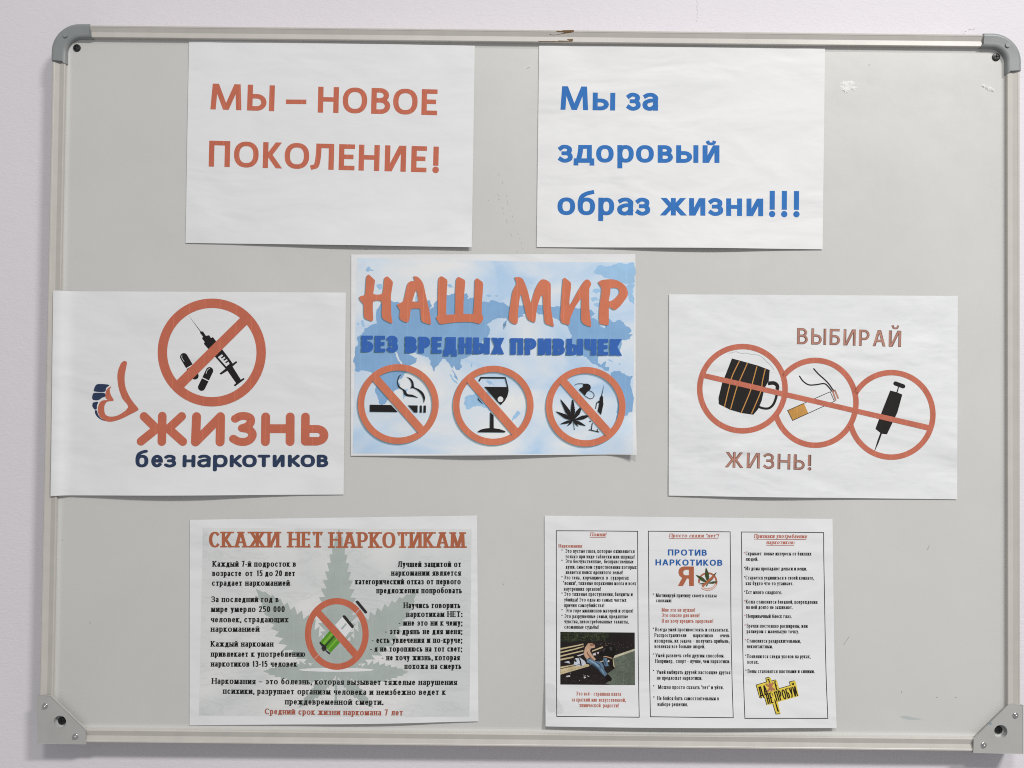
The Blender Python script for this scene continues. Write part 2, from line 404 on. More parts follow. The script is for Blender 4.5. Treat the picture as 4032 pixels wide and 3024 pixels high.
class Ink:
    """flat print: filled outlines and pen strokes traced at a frame (ox, oy, scale), laid on a sheet's own curved surface"""
    def __init__(s, frame): s.f = frame; s.polys = []; s.k = 0
    def xf(s, pts, f=None):
        ox, oy, q = f or s.f
        return [at(ox + x * q, oy + y * q, -.0016) for x, y in pts]
    def poly(s, *loops):
        L = [s.xf(l) for l in loops]
        s.polys.append((L, s.k % 36)); s.k += 1
    def strip(s, a, b):
        s.polys.append((('q', s.xf(a), s.xf(b)), s.k % 36)); s.k += 1
    def stroke(s, pts, w, hw=None, cap='butt', closed=False, taper=None, ext=False, flats=(False, False), exv=None):
        """pen stroke; w: thickness of upright parts, hw: of level parts"""
        hw = w if hw is None else hw
        n = len(pts); A, B = [], []
        pts = [np.array(p, float) for p in pts]
        if ext:                                         # square ends reach out to the letter's own box
            for e_, o_ in ((0, 1), (-1, -2)):
                d = pts[e_] - pts[o_]; d = d / (np.hypot(*d) + 1e-9)
                if exv is not None:
                    ey_ = np.array([-exv[1], exv[0]]); cy = abs(float(d @ ey_)); cx_ = abs(float(d @ exv))
                    if flats[e_] and cy > .3: pts[e_] = pts[e_] + ey_ * math.copysign(hw / 2, float(d @ ey_)); continue
                    if cy > .12 and cx_ > .12 and len(pts) == 2: continue
                pts[e_] = pts[e_] + d * math.hypot(w / 2 * d[0], hw / 2 * d[1]) * .98
        T = []
        for i in range(n - (0 if closed else 1)):
            d = pts[(i + 1) % n] - pts[i]; T.append(d / (np.hypot(*d) + 1e-9))
        for i in range(n):
            if closed: t0, t1 = T[i - 1], T[i]
            else: t0, t1 = T[max(0, i - 1)], T[min(n - 2, i)]
            n0 = np.array([-t0[1], t0[0]]); n1 = np.array([-t1[1], t1[0]]); m = n0 + n1
            L = np.hypot(*m)
            m = n0 if L < .2 else m / L
            c = max(.5, float(m @ n0)); q = 1 if taper is None else taper[i]
            hh = math.sqrt((w / 2 * m[0]) ** 2 + (hw / 2 * m[1]) ** 2) * q / c
            if exv is not None and not closed and i in (0, n - 1) and flats[0 if i == 0 else 1]:
                d = T[0] if i == 0 else T[-1]; ey_ = np.array([-exv[1], exv[0]]); cy = float(d @ ey_)
                if abs(cy) > .3:
                    nn = np.array([-d[1], d[0]]); h2 = math.hypot(w / 2 * nn[0], hw / 2 * nn[1]) / abs(cy)
                    sg = 1 if float(nn @ exv) > 0 else -1
                    A.append(pts[i] + exv * h2 * sg); B.append(pts[i] - exv * h2 * sg); continue
            A.append(pts[i] + m * hh); B.append(pts[i] - m * hh)
        if closed: A.append(A[0]); B.append(B[0])
        s.strip(A, B)
        if cap == 'round' and not closed:
            for i in (0, -1): s.disc(pts[i], w / 2 * (1 if taper is None else taper[i]), hw / 2 * (1 if taper is None else taper[i]))
    def disc(s, c, rx, ry=None, n=20):
        ry = ry or rx
        s.poly([(c[0] + rx * math.cos(2 * math.pi * i / n), c[1] + ry * math.sin(2 * math.pi * i / n)) for i in range(n)])
    def ring(s, cx, cy, rx, ry, w, n=72, rot=0):
        def e(a, k): return (cx + (rx + k) * math.cos(a), cy + (ry + k) * math.sin(a))
        s.strip([e(2 * math.pi * i / n, w / 2) for i in range(n + 1)], [e(2 * math.pi * i / n, -w / 2) for i in range(n + 1)])
    def text(s, txt, p0, p1, H, w, hw=None, serif=False, cap='butt', slant=0, gap=.16, space=.34, xh=.7, boxes=None):
        hw = w if hw is None else hw
        p0 = np.array(p0, float); p1 = np.array(p1, float); L = np.hypot(*(p1 - p0)); ex = (p1 - p0) / L; ey = np.array([-ex[1], ex[0]]) * -1
        if ey[1] > 0: ey = -ey
        items, tot = [], 0.0
        for ch in txt:
            if ch == ' ': tot += space; continue
            g, wd, sc_ = glyph(ch, xh); items.append((g, wd, sc_, tot, ch)); tot += wd + gap
        tot -= gap
        sx = L / (tot * H)
        for j_, (g, wd, sc_, x, ch) in enumerate(items):
            GW = wd * H * sx; GH = H * sc_
            if boxes:                                   # each letter's own width as printed
                GW = boxes[j_][1] - boxes[j_][0]; x = (boxes[j_][0] - p0[0]) / (H * sx)
            def tr(q):
                px = w / 2 + q[0] * max(1e-3, GW - w); py = hw / 2 + q[1] * (GH - hw)
                X = x * H * sx + px + slant * py
                return p0 + ex * X + ey * py
            if g == 'dot' or wd < .2:
                pass
            for st in g:
                kind, pp = st[0], st[1]
                if kind == 'D':
                    r = max(w, hw) * .62 if ch not in 'Ёё' else w * .5
                    s.disc(tr(pp[0]), r); continue
                Q = [tr(q) for q in pp]
                if kind == 'B': s.stroke(Q, w * .75, hw * .72, 'round' if cap == 'round' else 'butt'); continue
                s.stroke(Q, w, hw, 'round' if cap == 'round' else 'butt', closed=(kind == 'O'), ext=(cap != 'round' and kind != 'O'),
                         flats=tuple(abs(pp[e_][1]) < .01 or abs(pp[e_][1] - 1) < .01 for e_ in (0, -1)), exv=ex if cap != 'round' else None)
                if cap == 'joint' and kind == 'J': pass
                if serif and kind == 'P' and ch not in '!?.,-–':
                    for e_, o_ in ((0, 1), (-1, -2)):
                        d = np.array(pp[e_]) - np.array(pp[o_])
                        if abs(d[1]) * GH > abs(d[0]) * GW * .5 and abs(d[1]) > .3 and (abs(pp[e_][1]) < .02 or abs(pp[e_][1] - 1) < .02 or pp[e_][1] < -.3):
                            sw = w * (1.05 if H > 60 else .92)
                            c = Q[e_]; a = c - ex * sw; b = c + ex * sw
                            s.stroke([a, b], hw * .7, hw * (.9 if H > 60 else .7))
                        elif abs(d[0]) > .15 and abs(d[1]) < .1 and abs(pp[e_][1]) in (0, 1) and (pp[e_][0] > .85 or pp[e_][0] < .15):
                            c = Q[e_]; sg = -1 if pp[e_][1] >= 1 else 1
                            s.stroke([c, c + ey * sg * GH * .17], hw, hw)
    def build(s, name, sheet, mat, layer=1, cut=True, parent=None, label=None, dxy=None):
        vs, fs = [], []
        for P, k in s.polys:
            off = .00005 + layer * .00006 + k * .0000015
            b0 = len(vs)
            if isinstance(P, tuple):
                A, B = P[1], P[2]; n = len(A)
                ra = .0000008 if n < 26 else 0.0            # strips never fold onto one plane
                vs += [(x, off + i * ra, z) for i, (x, z) in enumerate(A)] + [(x, off + i * ra, z) for i, (x, z) in enumerate(B)]
                for i in range(n - 1): fs += [(b0 + i, b0 + i + 1, b0 + n + i + 1), (b0 + i, b0 + n + i + 1, b0 + n + i)]
            else:
                flat = [p for l in P for p in l]
                vs += [(x, off, z) for x, z in flat]
                for t in tessellate_polygon([[Vector((x, z, 0)) for x, z in l] for l in P]): fs.append(tuple(b0 + i for i in t))
        if not fs: return None
        if cut:
            bm = bmesh.new(); V = [bm.verts.new(v) for v in vs]
            for f in fs:
                try: bm.faces.new([V[i] for i in f])
                except ValueError: pass
            st = .006
            for ax in (0, 2):
                lo = min(v[ax] for v in vs); hi = max(v[ax] for v in vs); t = math.ceil(lo / st) * st
                while t < hi:
                    co = [0, 0, 0]; co[ax] = t; no = [0, 0, 0]; no[ax] = 1
                    bmesh.ops.bisect_plane(bm, geom=bm.faces[:] + bm.edges[:] + bm.verts[:], plane_co=co, plane_no=no, dist=1e-7)
                    t += st
            bm.verts.index_update()
            vs = [tuple(v.co) for v in bm.verts]; fs = [tuple(v.index for v in f.verts) for f in bm.faces]; bm.free()
        A = np.array(vs); P2 = A[:, [0, 2]]
        H = sheet.h(P2); N = sheet.normal(P2)
        V3 = np.stack([A[:, 0], -(H + A[:, 1]), A[:, 2]], 1)
        # every face turned toward the room
        out = []
        for f in fs:
            a, b, c = A[f[0]], A[f[1]], A[f[2]]
            cr = (b[0] - a[0]) * (c[2] - a[2]) - (b[2] - a[2]) * (c[0] - a[0])
            out.append(f if cr > 0 else f[::-1])
        o = mesh_obj(name, V3.tolist(), out, mat, parent or sheet.root, normals=N.tolist())
        if label: o['label'] = label
        return o
# ------------------------------------------------------------------ letter skeletons (unit box, y up)
def arc(cx, cy, rx, ry, a0, a1, n=14):
    return [(cx + rx * math.cos(math.radians(a0 + (a1 - a0) * i / n)), cy + ry * math.sin(math.radians(a0 + (a1 - a0) * i / n))) for i in range(n + 1)]
def bowl(x0, y0, y1, x1, f=.5, n=10):
    """from (x0,y0) right, round at x1, back to (x0,y1)"""
    xm = x0 + (x1 - x0) * f; cy = (y0 + y1) / 2; ry = (y1 - y0) / 2
    return [(x0, y0)] + arc(xm, cy, x1 - xm, ry, -90, 90, n) + [(x0, y1)]
def sm(pts, n=5):
    P = [np.array(p, float) for p in pts]; out = []
    for i in range(len(P) - 1):
        a, b, c, d = P[max(0, i - 1)], P[i], P[i + 1], P[min(len(P) - 1, i + 2)]
        for k in range(n):
            t = k / n; out.append(tuple(.5 * ((2 * b) + (c - a) * t + (2 * a - 5 * b + 4 * c - d) * t * t + (3 * b - a - 3 * c + d) * t ** 3)))
    out.append(tuple(P[-1])); return out
P_ = lambda *p: ('P', list(p)); S_ = lambda *p: ('S', sm(p)); C_ = lambda pts: ('S', pts)
def ell(cx, cy, rx, ry):
    f = lambda c: math.copysign(abs(c) ** .86, c)        # a little squarer than an ellipse
    return ('O', [(cx + rx * f(math.cos(math.radians(a))), cy + ry * f(math.sin(math.radians(a)))) for a in range(0, 360, 12)])
UP = {
 'А': (.92, [P_((0, 0), (.47, 1)), P_((1, 0), (.53, 1)), P_((.2, .31), (.8, .31))]),
 'Б': (.76, [P_((0, 0), (0, 1)), P_((0, 1), (.92, 1)), C_(bowl(0, 0, .56, 1))]),
 'В': (.78, [P_((0, 0), (0, 1)), C_(bowl(0, 0, .53, 1)), C_(bowl(0, .53, 1, .9))]),
 'Г': (.62, [P_((0, 0), (0, 1)), P_((0, 1), (1, 1))]),
 'Д': (.9, [('S', [(0, -.22), (0, 0), (1, 0), (1, -.22)]), ('S', sm([(.14, 0), (.25, .5), (.3, 1)])), P_((.84, 0), (.84, 1)), P_((.3, 1), (.84, 1))]),
 'Е': (.66, [P_((0, 0), (0, 1)), P_((0, 1), (1, 1)), P_((0, .52), (.88, .52)), P_((0, 0), (1, 0))]),
 'Ж': (1.22, [P_((.5, 0), (.5, 1)), P_((.04, 1), (.4, .52)), P_((0, 0), (.4, .52)), P_((.96, 1), (.6, .52)), P_((1, 0), (.6, .52)), ('S', [(.38, .52), (.62, .52)])]),
 'З': (.72, [('S', sm([(.0, .9), (.25, 1), (.6, 1), (.92, .88), (.92, .66), (.68, .54), (.35, .53)])), ('S', sm([(.35, .53), (.72, .52), (1, .38), (1, .14), (.65, 0), (.28, 0), (0, .1)]))]),
 'И': (.88, [P_((0, 0), (0, 1)), P_((1, 0), (1, 1)), ('S', [(.1, 0), (.9, 1)])]),
 'К': (.8, [P_((0, 0), (0, 1)), P_((.95, 1), (.28, .52)), P_((1, 0), (.28, .52)), ('S', [(0, .52), (.32, .52)])]),
 'Л': (.86, [P_((1, 0), (1, 1)), ('S', [(1, 1), (.3, 1)]), ('S', sm([(.3, 1), (.27, .45), (.18, .08), (0, 0)]))]),
 'М': (1.06, [P_((0, 0), (.06, 1)), P_((1, 0), (.94, 1)), ('S', [(.09, 1), (.5, 0)]), ('S', [(.91, 1), (.5, 0)])]),
 'Н': (.86, [P_((0, 0), (0, 1)), P_((1, 0), (1, 1)), ('S', [(0, .52), (1, .52)])]),
 'О': (.96, [ell(.5, .5, .5, .5)]),
 'П': (.84, [P_((0, 0), (0, 1)), P_((1, 0), (1, 1)), ('S', [(0, 1), (1, 1)])]),
 'Р': (.76, [P_((0, 0), (0, 1)), C_(bowl(0, .42, 1, 1))]),
 'С': (.8, [('S', arc(.56, .5, .56, .5, 48, 312, 20))]),
 'Т': (.78, [P_((.5, 0), (.5, 1)), P_((0, 1), (1, 1))]),
 'У': (.84, [P_((0, 1), (.5, .32)), ('S', sm([(1, 1), (.6, .35), (.35, .06), (.05, 0)]))]),
 'Ф': (1.1, [P_((.5, 0), (.5, 1)), ell(.5, .53, .5, .33)]),
 'Х': (.84, [P_((0, 1), (1, 0)), P_((1, 1), (0, 0))]),
 'Ц': (.9, [P_((0, 0), (0, 1)), P_((.86, 0), (.86, 1)), ('S', [(0, 0), (1, 0), (1, -.2)])]),
 'Ч': (.78, [P_((1, 0), (1, 1)), ('S', sm([(0, 1), (0, .66), (.12, .46), (.5, .42), (1, .5)]))]),
 'Ш': (1.2, [P_((0, 0), (0, 1)), P_((.5, 0), (.5, 1)), P_((1, 0), (1, 1)), ('S', [(0, 0), (1, 0)])]),
 'Щ': (1.26, [P_((0, 0), (0, 1)), P_((.47, 0), (.47, 1)), P_((.93, 0), (.93, 1)), ('S', [(0, 0), (1, 0), (1, -.2)])]),
 'Ъ': (.86, [P_((.25, 0), (.25, 1)), ('S', [(0, 1), (.25, 1)]), C_(bowl(.25, 0, .56, 1))]),
 'Ы': (1.08, [P_((0, 0), (0, 1)), C_(bowl(0, 0, .57, .64)), P_((1, 0), (1, 1))]),
 'Ь': (.74, [P_((0, 0), (0, 1)), C_(bowl(0, 0, .57, 1))]),
 'Э': (.8, [('S', arc(.44, .5, .56, .5, 132, -132, 20)), ('S', [(.35, .5), (.98, .5)])]),
 'Ю': (1.22, [P_((0, 0), (0, 1)), ('S', [(0, .5), (.33, .5)]), ell(.67, .5, .33, .5)]),
 'Я': (.78, [P_((1, 0), (1, 1)), C_([(1 - a, b) for a, b in bowl(0, .44, 1, 1)]), P_((0, 0), (.5, .44))]),
}
LO = {
 'а': (.72, [('S', sm([(.06, .92), (.3, 1), (.7, 1), (1, .82), (1, .6)])), ('S', [(1, .7), (1, 0)]), ('S', sm([(1, .6), (.45, .58), (.02, .42), (.02, .14), (.3, 0), (.65, .02), (1, .22)]))]),
 'б': (.8, [ell(.5, .5, .5, .5), ('S', sm([(.92, 1.52), (.5, 1.42), (.14, 1.2), (.0, .8), (0, .5)]))]),
 'е': (.76, [('S', [(0, .52), (1, .52)] + arc(.5, .5, .5, .5, 4, 318, 20))]),
 'р': (.8, [P_((0, -.42), (0, 1)), ell(.5, .5, .5, .5)]),
 'у': (.78, [P_((0, 1), (.5, .1)), ('S', sm([(1, 1), (.55, .05), (.35, -.32), (.02, -.4)]))]),
 'ф': (1.1, [P_((.5, -.42), (.5, 1.42)), ell(.5, .5, .5, .5)]),
}
ETC = {
 '.': (.1, [('D', [(.5, .03)])], 1), ',': (.14, [('S', [(.5, .06), (.1, -.16)])], 1), '!': (.12, [('S', [(.5, .32), (.5, 1)]), ('D', [(.5, .02)])], 1),
 ':': (.1, [('D', [(.5, .05)]), ('D', [(.5, .6)])], 1), ';': (.12, [('S', [(.5, .06), (.1, -.16)]), ('D', [(.5, .6)])], 1),
 '-': (.34, [('S', [(0, .36), (1, .36)])], 1), '–': (.62, [('S', [(0, .4), (1, .4)])], 1), '"': (.3, [('S', [(.1, 1), (.1, .7)]), ('S', [(.9, 1), (.9, .7)])], 1),
 '*': (.3, [('S', [(0, .5), (1, .85)]), ('S', [(1, .5), (0, .85)])], 1),
 '0': (.6, [ell(.5, .5, .5, .5)], 1), '1': (.4, [('S', [(.7, 0), (.7, 1)]), ('S', [(.7, .96), (0, .74)])], 1),
 '2': (.6, [('S', sm([(0, .85), (.3, 1), (.75, .98), (.95, .75), (.7, .42), (0, 0)])), ('S', [(0, 0), (1, 0)])], 1),
 '3': (.6, UP['З'][1], 1), '5': (.6, [('S', [(.92, 1), (.1, 1), (.06, .55)]), ('S', sm([(.06, .55), (.5, .62), (.95, .45), (.9, .12), (.5, 0), (0, .05)]))], 1),
 '7': (.58, [('S', [(0, 1), (1, 1), (.35, 0)])], 1),
}
BREVE = ('B', sm([(.2, 1.46), (.32, 1.27), (.68, 1.27), (.8, 1.46)]))
def glyph(ch, xh):
    if ch in ETC: a = ETC[ch]; return a[1], a[0], a[2]
    if ch in UP: return UP[ch][1], UP[ch][0], 1.0
    if ch == 'Й': return UP['И'][1] + [BREVE], UP['И'][0], 1.0
    if ch in LO: return LO[ch][1], LO[ch][0] * xh, xh
    if ch == 'й': return UP['И'][1] + [BREVE], UP['И'][0] * xh, xh
    if ch == 'ё': return LO['е'][1] + [('D', [(.2, 1.35)]), ('D', [(.8, 1.35)])], LO['е'][0] * xh, xh
    u = ch.upper()
    return UP[u][1], UP[u][0] * xh, xh

ORANGE = ink_mat('orange_red_print', ink_rgb(184, 102, 80)); SALMON = ink_mat('salmon_orange_print', ink_rgb(196, 114, 86)); BLUE = ink_mat('mid_blue_print', ink_rgb(48, 108, 176), .05)
NAVY = ink_mat('navy_print', ink_rgb(42, 56, 84), .03); BLACK = ink_mat('black_print', ink_rgb(30, 27, 28), .0, .6)
BLACK2 = ink_mat('dark_text_print', ink_rgb(22, 22, 22), .0, .6)
paperA = paper_mat('office_paper_a', (.80, .81, .82, 1), 1.5, 1.3); paperB = paper_mat('office_paper_b', (.83, .835, .84, 1), 2.2, 4.1)
paperC = paper_mat('office_paper_c', (.80, .81, .82, 1), 1.6, 7.7); paperD = paper_mat('drawing_paper', (.79, .805, .81, 1), 2.6, 2.2, tint=(.66, .70, .74, 1))

# ---- 1: МЫ – НОВОЕ ПОКОЛЕНИЕ!
F1 = (600, 100, .6329)
s1 = Sheet('notice_sheet', 'white sheet with two lines of big orange capitals tucked under the top rail', 'notice',
           [(744.3, 160.1), (1869.6, 179.7), (1857.6, 975.3), (730.4, 956.3)], (.62, .33, .0032), .00016, paperA, 11,
           lambda P, u, v: .0022 * np.clip((v - .9) / .1, 0, 1) ** 2 * np.clip((u - .8) / .2, 0, 1))
for t, p0, p1, bx in (('МЫ', (360, 521), (756, 533), [(360, 553), (588, 757)]), ('–', (829, 541), (957, 542), None),
                      ('НОВОЕ', (1028, 541), (1771, 558), [(1028, 1157), (1182, 1334), (1360, 1478), (1496, 1648), (1673, 1771)]),
                      ('ПОКОЛЕНИЕ!', (349, 877), (1780, 915), [(349, 480), (505, 658), (685, 803), (820, 973), (982, 1127), (1158, 1257), (1282, 1411), (1444, 1576), (1609, 1705), (1744, 1780)])):
    k = Ink(F1); k.text(t, p0, p1, 161, 33, 28, boxes=bx); k.build('headline', s1, ORANGE)
# ---- 2: Мы за здоровый образ жизни!!!
F2 = (2000, 100, .6329)
s2 = Sheet('notice_sheet', 'white sheet with three lines of big blue lettering under the top rail', 'notice',
           [(2122.8, 179.1), (3248.7, 189.9), (3238.6, 981.6), (2113.3, 972.8)], (.55, .3, .0034), .00018, paperB, 5)
for t, p0, p1, bx in (('Мы', (327, 523), (666, 528), [(327, 499), (527, 667)]), ('за', (738, 528), (933, 529), [(738, 824), (839, 934)]),
                      ('здоровый', (313, 852), (1316, 855), [(313, 401), (408, 538), (549, 658), (681, 783), (797, 908), (932, 1027), (1047, 1185), (1211, 1316)]),
                      ('образ', (309, 1179), (881, 1183), [(308, 418), (434, 542), (562, 661), (681, 778), (794, 882)]),
                      ('жизни', (948, 1183), (1587, 1187), [(947, 1109), (1126, 1227), (1247, 1336), (1357, 1456), (1484, 1588)])):
    k = Ink(F2); k.text(t, p0, p1, 146, 31, 24, xh=.75, boxes=bx); k.build('headline', s2, BLUE)
k = Ink(F2); k.text('!!!', (1626, 1189), (1813, 1190), 160, 32, 26, boxes=[(1627, 1661), (1702, 1737), (1778, 1813)]); k.build('headline', s2, BLUE)
# ---- 3: ЖИЗНЬ без наркотиков
F3 = (180, 1100, .5515)
RAILX = BX0 + RW
s3 = Sheet('notice_sheet', 'white sheet with crossed-out syringe and hand logo lapping over the rail beside it', 'notice',
           [(219.7, 1146.3), (1361.9, 1151.8), (1353.1, 1947.1), (210.9, 1949.9)], (.42, .3, .0052), .00018, paperC, 21,
           lambda P, u, v: .0046 * (1 - np.clip((P[:, 0] - RAILX) / .013, 0, 1)) ** 2 * (1 + 0 * u))
k = Ink(F3); k.ring(1185, 522, 353, 352, 67); k.build('ban_ring', s3, ORANGE, 2)
k = Ink(F3); k.poly([(1386, 275), (1437, 322), (985, 773), (935, 720)]); k.build('ban_bar', s3, ORANGE, 3)
k = Ink(F3)
k.poly([(1016, 254), (1107, 371), (1122, 372), (1143, 403), (1166, 398), (1178, 418), (1193, 412), (1300, 553), (1334, 601), (1359, 583), (1367, 592), (1333, 622),
        (1392, 716), (1412, 703), (1420, 712), (1350, 764), (1341, 755), (1358, 741), (1296, 652), (1250, 681), (1240, 672), (1283, 637), (1128, 460), (1134, 447), (1115, 421), (1122, 408), (1101, 382), (1103, 374)])
k.build('syringe', s3, BLACK, 1)
k = Ink(F3); k.poly([(1228, 556), (1258, 535), (1266, 545), (1250, 558), (1256, 565), (1276, 552), (1282, 562), (1266, 574), (1272, 582), (1292, 569), (1298, 579), (1280, 591), (1286, 599), (1304, 588), (1312, 603), (1288, 622), (1234, 562)])
k.build('scale_window', s3, paperC, 1.9)
def capsule(frame, sheet, a, b, w, mat, layer=1, split=.52, wcol=None):
    k = Ink(frame); a = np.array(a, float); b = np.array(b, float); d = (b - a) / np.hypot(*(b - a)); m = a + (b - a) * split
    k.stroke([a, m - d * 4], w); k.disc(a, w / 2); k.stroke([m + d * 4, b], w); k.disc(b, w / 2)
    k.build('capsule', sheet, mat, layer)
    k = Ink(frame); n = np.array([-d[1], d[0]]); k.stroke(sm([a + n * w * .26 + d * 30, a + n * w * .3 + d * 2, a + n * w * .12 - d * w * .3]), 3.5); k.build('capsule_shine', sheet, wcol or paperC, layer + .9)
capsule(F3, s3, (985, 553), (1064, 688), 54, BLACK)
capsule(F3, s3, (1169, 652), (1112, 770), 52, BLACK)
k = Ink(F3)
k.poly(sm([(535, 600), (556, 583), (578, 590), (574, 625), (562, 690), (566, 760), (590, 825), (625, 880), (659, 922), (652, 938), (600, 965), (540, 995), (470, 1016), (425, 1010), (385, 980),
        (370, 935), (378, 890), (400, 866), (440, 860), (425, 845), (428, 800), (445, 775), (466, 765), (455, 790), (465, 830), (483, 865), (440, 872), (420, 895), (416, 930), (425, 965), (460, 980), (520, 968), (587, 912), (545, 850), (518, 770), (510, 690), (518, 640)], 3))
k.build('open_hand_emblem', s3, ORANGE, 2)
k = Ink(F3)
k.poly(sm([(345, 775), (362, 750), (400, 747), (452, 754), (430, 775), (418, 803), (345, 800), (343, 785)], 3)); k.build('finger_mark', s3, NAVY)
k = Ink(F3); k.poly(sm([(330, 835), (340, 812), (380, 809), (418, 812), (424, 835), (400, 845), (375, 862), (340, 862), (329, 850)], 3)); k.build('finger_mark', s3, NAVY)
k = Ink(F3); k.poly(sm([(333, 880), (372, 874), (364, 900), (362, 926), (345, 928), (330, 905)], 3)); k.build('finger_mark', s3, NAVY)
k = Ink(F3); k.poly(sm([(348, 937), (362, 935), (375, 970), (400, 998), (440, 1012), (400, 1005), (365, 980), (350, 955)], 3)); k.build('finger_mark', s3, NAVY)
k = Ink(F3); W = 62
def lines(k, segs, w):
    for g in segs: k.stroke(g, w, w, 'round')
lines(k, [[(700, 978), (790, 1065)], [(970, 978), (878, 1065)], [(682, 1156), (790, 1068)], [(981, 1158), (878, 1068)], [(790, 1066), (880, 1066)]], 61)
lines(k, [[(831, 976), (831, 1158)]], 61)
lines(k, [[(1076, 980), (1071, 1160)], [(1247, 980), (1246, 1160)], [(1074, 1158), (1246, 982)]], 64)
k.stroke(sm([(1352, 995), (1385, 978), (1425, 976), (1458, 990), (1462, 1020), (1440, 1048), (1402, 1062)]), 60, 56, 'round')
k.stroke(sm([(1402, 1062), (1450, 1072), (1476, 1105), (1460, 1142), (1420, 1160), (1375, 1156), (1340, 1138)]), 60, 56, 'round')
lines(k, [[(1570, 982), (1568, 1158)], [(1745, 982), (1744, 1158)], [(1570, 1066), (1745, 1066)]], 63)
lines(k, [[(1854, 982), (1852, 1156)], [(1852, 1156), (1935, 1156)]], 61)
k.stroke([(1852, 1068), (1935, 1068)] + [(1935 + 52 * math.sin(math.radians(a)), 1112 - 44 * math.cos(math.radians(a))) for a in range(15, 181, 15)], 62, 56, 'round')
k.disc((1852, 1156), 30)
k.build('headline', s3, ORANGE, 2)
k = Ink(F3); k.text('без', (645, 1341), (935, 1341), 124, 29, 21, cap='round', xh=.72, boxes=[(645, 738), (758, 842), (850, 935)]); k.build('headline', s3, NAVY)
k = Ink(F3); k.text('наркотиков', (981, 1341), (2017, 1341), 124, 29, 21, cap='round', xh=.72, boxes=[(982, 1074), (1088, 1182), (1198, 1302), (1316, 1404), (1404, 1508), (1512, 1604), (1620, 1706), (1728, 1816), (1818, 1922), (1934, 2017)]); k.build('headline', s3, NAVY)

def reach(q, by):
    q = [np.array(p, float) for p in q]; d = (q[0] + q[1] - q[2] - q[3]); d = d / np.hypot(*d) * by
    return [tuple(q[0] + d), tuple(q[1] + d), tuple(q[2] - d), tuple(q[3] - d)]
# ---- 4: НАШ МИР
FM = (1340, 960, .5515); FL = (1400, 1030, .2712); FR = (1950, 1030, .2712); F7 = (1380, 1400, .2577); F8 = (1940, 1400, .2577)
s4 = Sheet('notice_sheet', 'colour poster of sky blue world map under orange brush letters, between the other notices', 'poster',
           [(1383, 1001.9), (2502, 1000.3), (2503.7, 1788.9), (1381.9, 1794.4)], (.45, .3, .0042), .00014, paperA, 31,
           lambda P, u, v: .007 * np.clip(v - .80, 0, 1) / .2 * np.clip((u - .88) / .12, 0, 1.1) ** 2)
k = Ink(FM); k.poly([(118, 101), (700, 111), (1400, 128), (2103, 132), (2097, 800), (2084, 1498), (1000, 1502), (88, 1496), (103, 800)]); k.build('sky_print', s4, cloud_print(), .3)
def jag(p, depth=3, amp=.16, seed=1):
    rnd = random.Random(seed)
    for _ in range(depth):
        q = []
        for a, b in zip(p, p[1:] + p[:1]):
            dx, dy = b[0] - a[0], b[1] - a[1]; t = rnd.uniform(-amp, amp)
            q += [a, ((a[0] + b[0]) / 2 - dy * t, (a[1] + b[1]) / 2 + dx * t)] if dx * dx + dy * dy > 120 else [a]
        p = q
    return p
LAND = ink_mat('map_blue_print', ink_rgb(126, 164, 202), .04); LAND2 = ink_mat('pale_map_blue_print', ink_rgb(150, 186, 218), .04)
k = Ink(FM)
k.poly(jag([(130, 660), (150, 650), (172, 605), (215, 582), (262, 568), (252, 515), (258, 470), (290, 425), (330, 402), (382, 415), (430, 422), (455, 440), (470, 465), (500, 430), (520, 424), (545, 405), (590, 420), (640, 404), (655, 440), (640, 470), (668, 452), (676, 415), (690, 405), (700, 385),
        (740, 362), (768, 368), (820, 350), (880, 365), (900, 352), (915, 375), (905, 392), (1000, 398), (1010, 415), (1062, 418), (1072, 404), (1140, 420), (1192, 441), (1260, 436), (1300, 440),
        (1412, 448), (1432, 470), (1400, 478), (1385, 512), (1340, 492), (1300, 500), (1318, 520), (1285, 522), (1262, 545), (1205, 530), (1180, 585), (1165, 614), (1160, 580), (1190, 540), (1150, 528), (1100, 540), (1045, 578), (1062, 590), (1066, 640), (1040, 672), (1012, 694), (1000, 726), (1020, 760), (975, 790), (935, 795), (900, 815), (862, 822), (856, 850), (872, 880), (850, 902), (830, 900), (808, 862), (795, 905), (832, 950), (836, 978), (812, 950), (790, 880), (780, 862), (748, 820), (728, 820), (700, 868), (680, 880), (670, 912), (645, 865), (632, 812), (600, 800), (560, 790), (505, 780), (488, 790), (548, 815), (535, 850), (500, 868), (455, 890), (440, 880), (412, 800), (398, 770), (380, 760), (120, 730), (116, 665)]))
k.build('continent', s4, LAND, .9)
k = Ink(FM); k.poly(jag([(108, 735), (420, 745), (392, 776), (410, 830), (440, 890), (470, 905), (482, 912), (430, 965), (405, 985), (428, 1010), (412, 1040), (370, 1065), (352, 1098), (330, 1130), (300, 1150), (278, 1145), (265, 1090), (246, 1040), (255, 1005), (250, 985), (235, 960), (225, 920), (175, 905), (120, 915), (101, 903), (103, 780)])); k.build('continent', s4, LAND, .8)
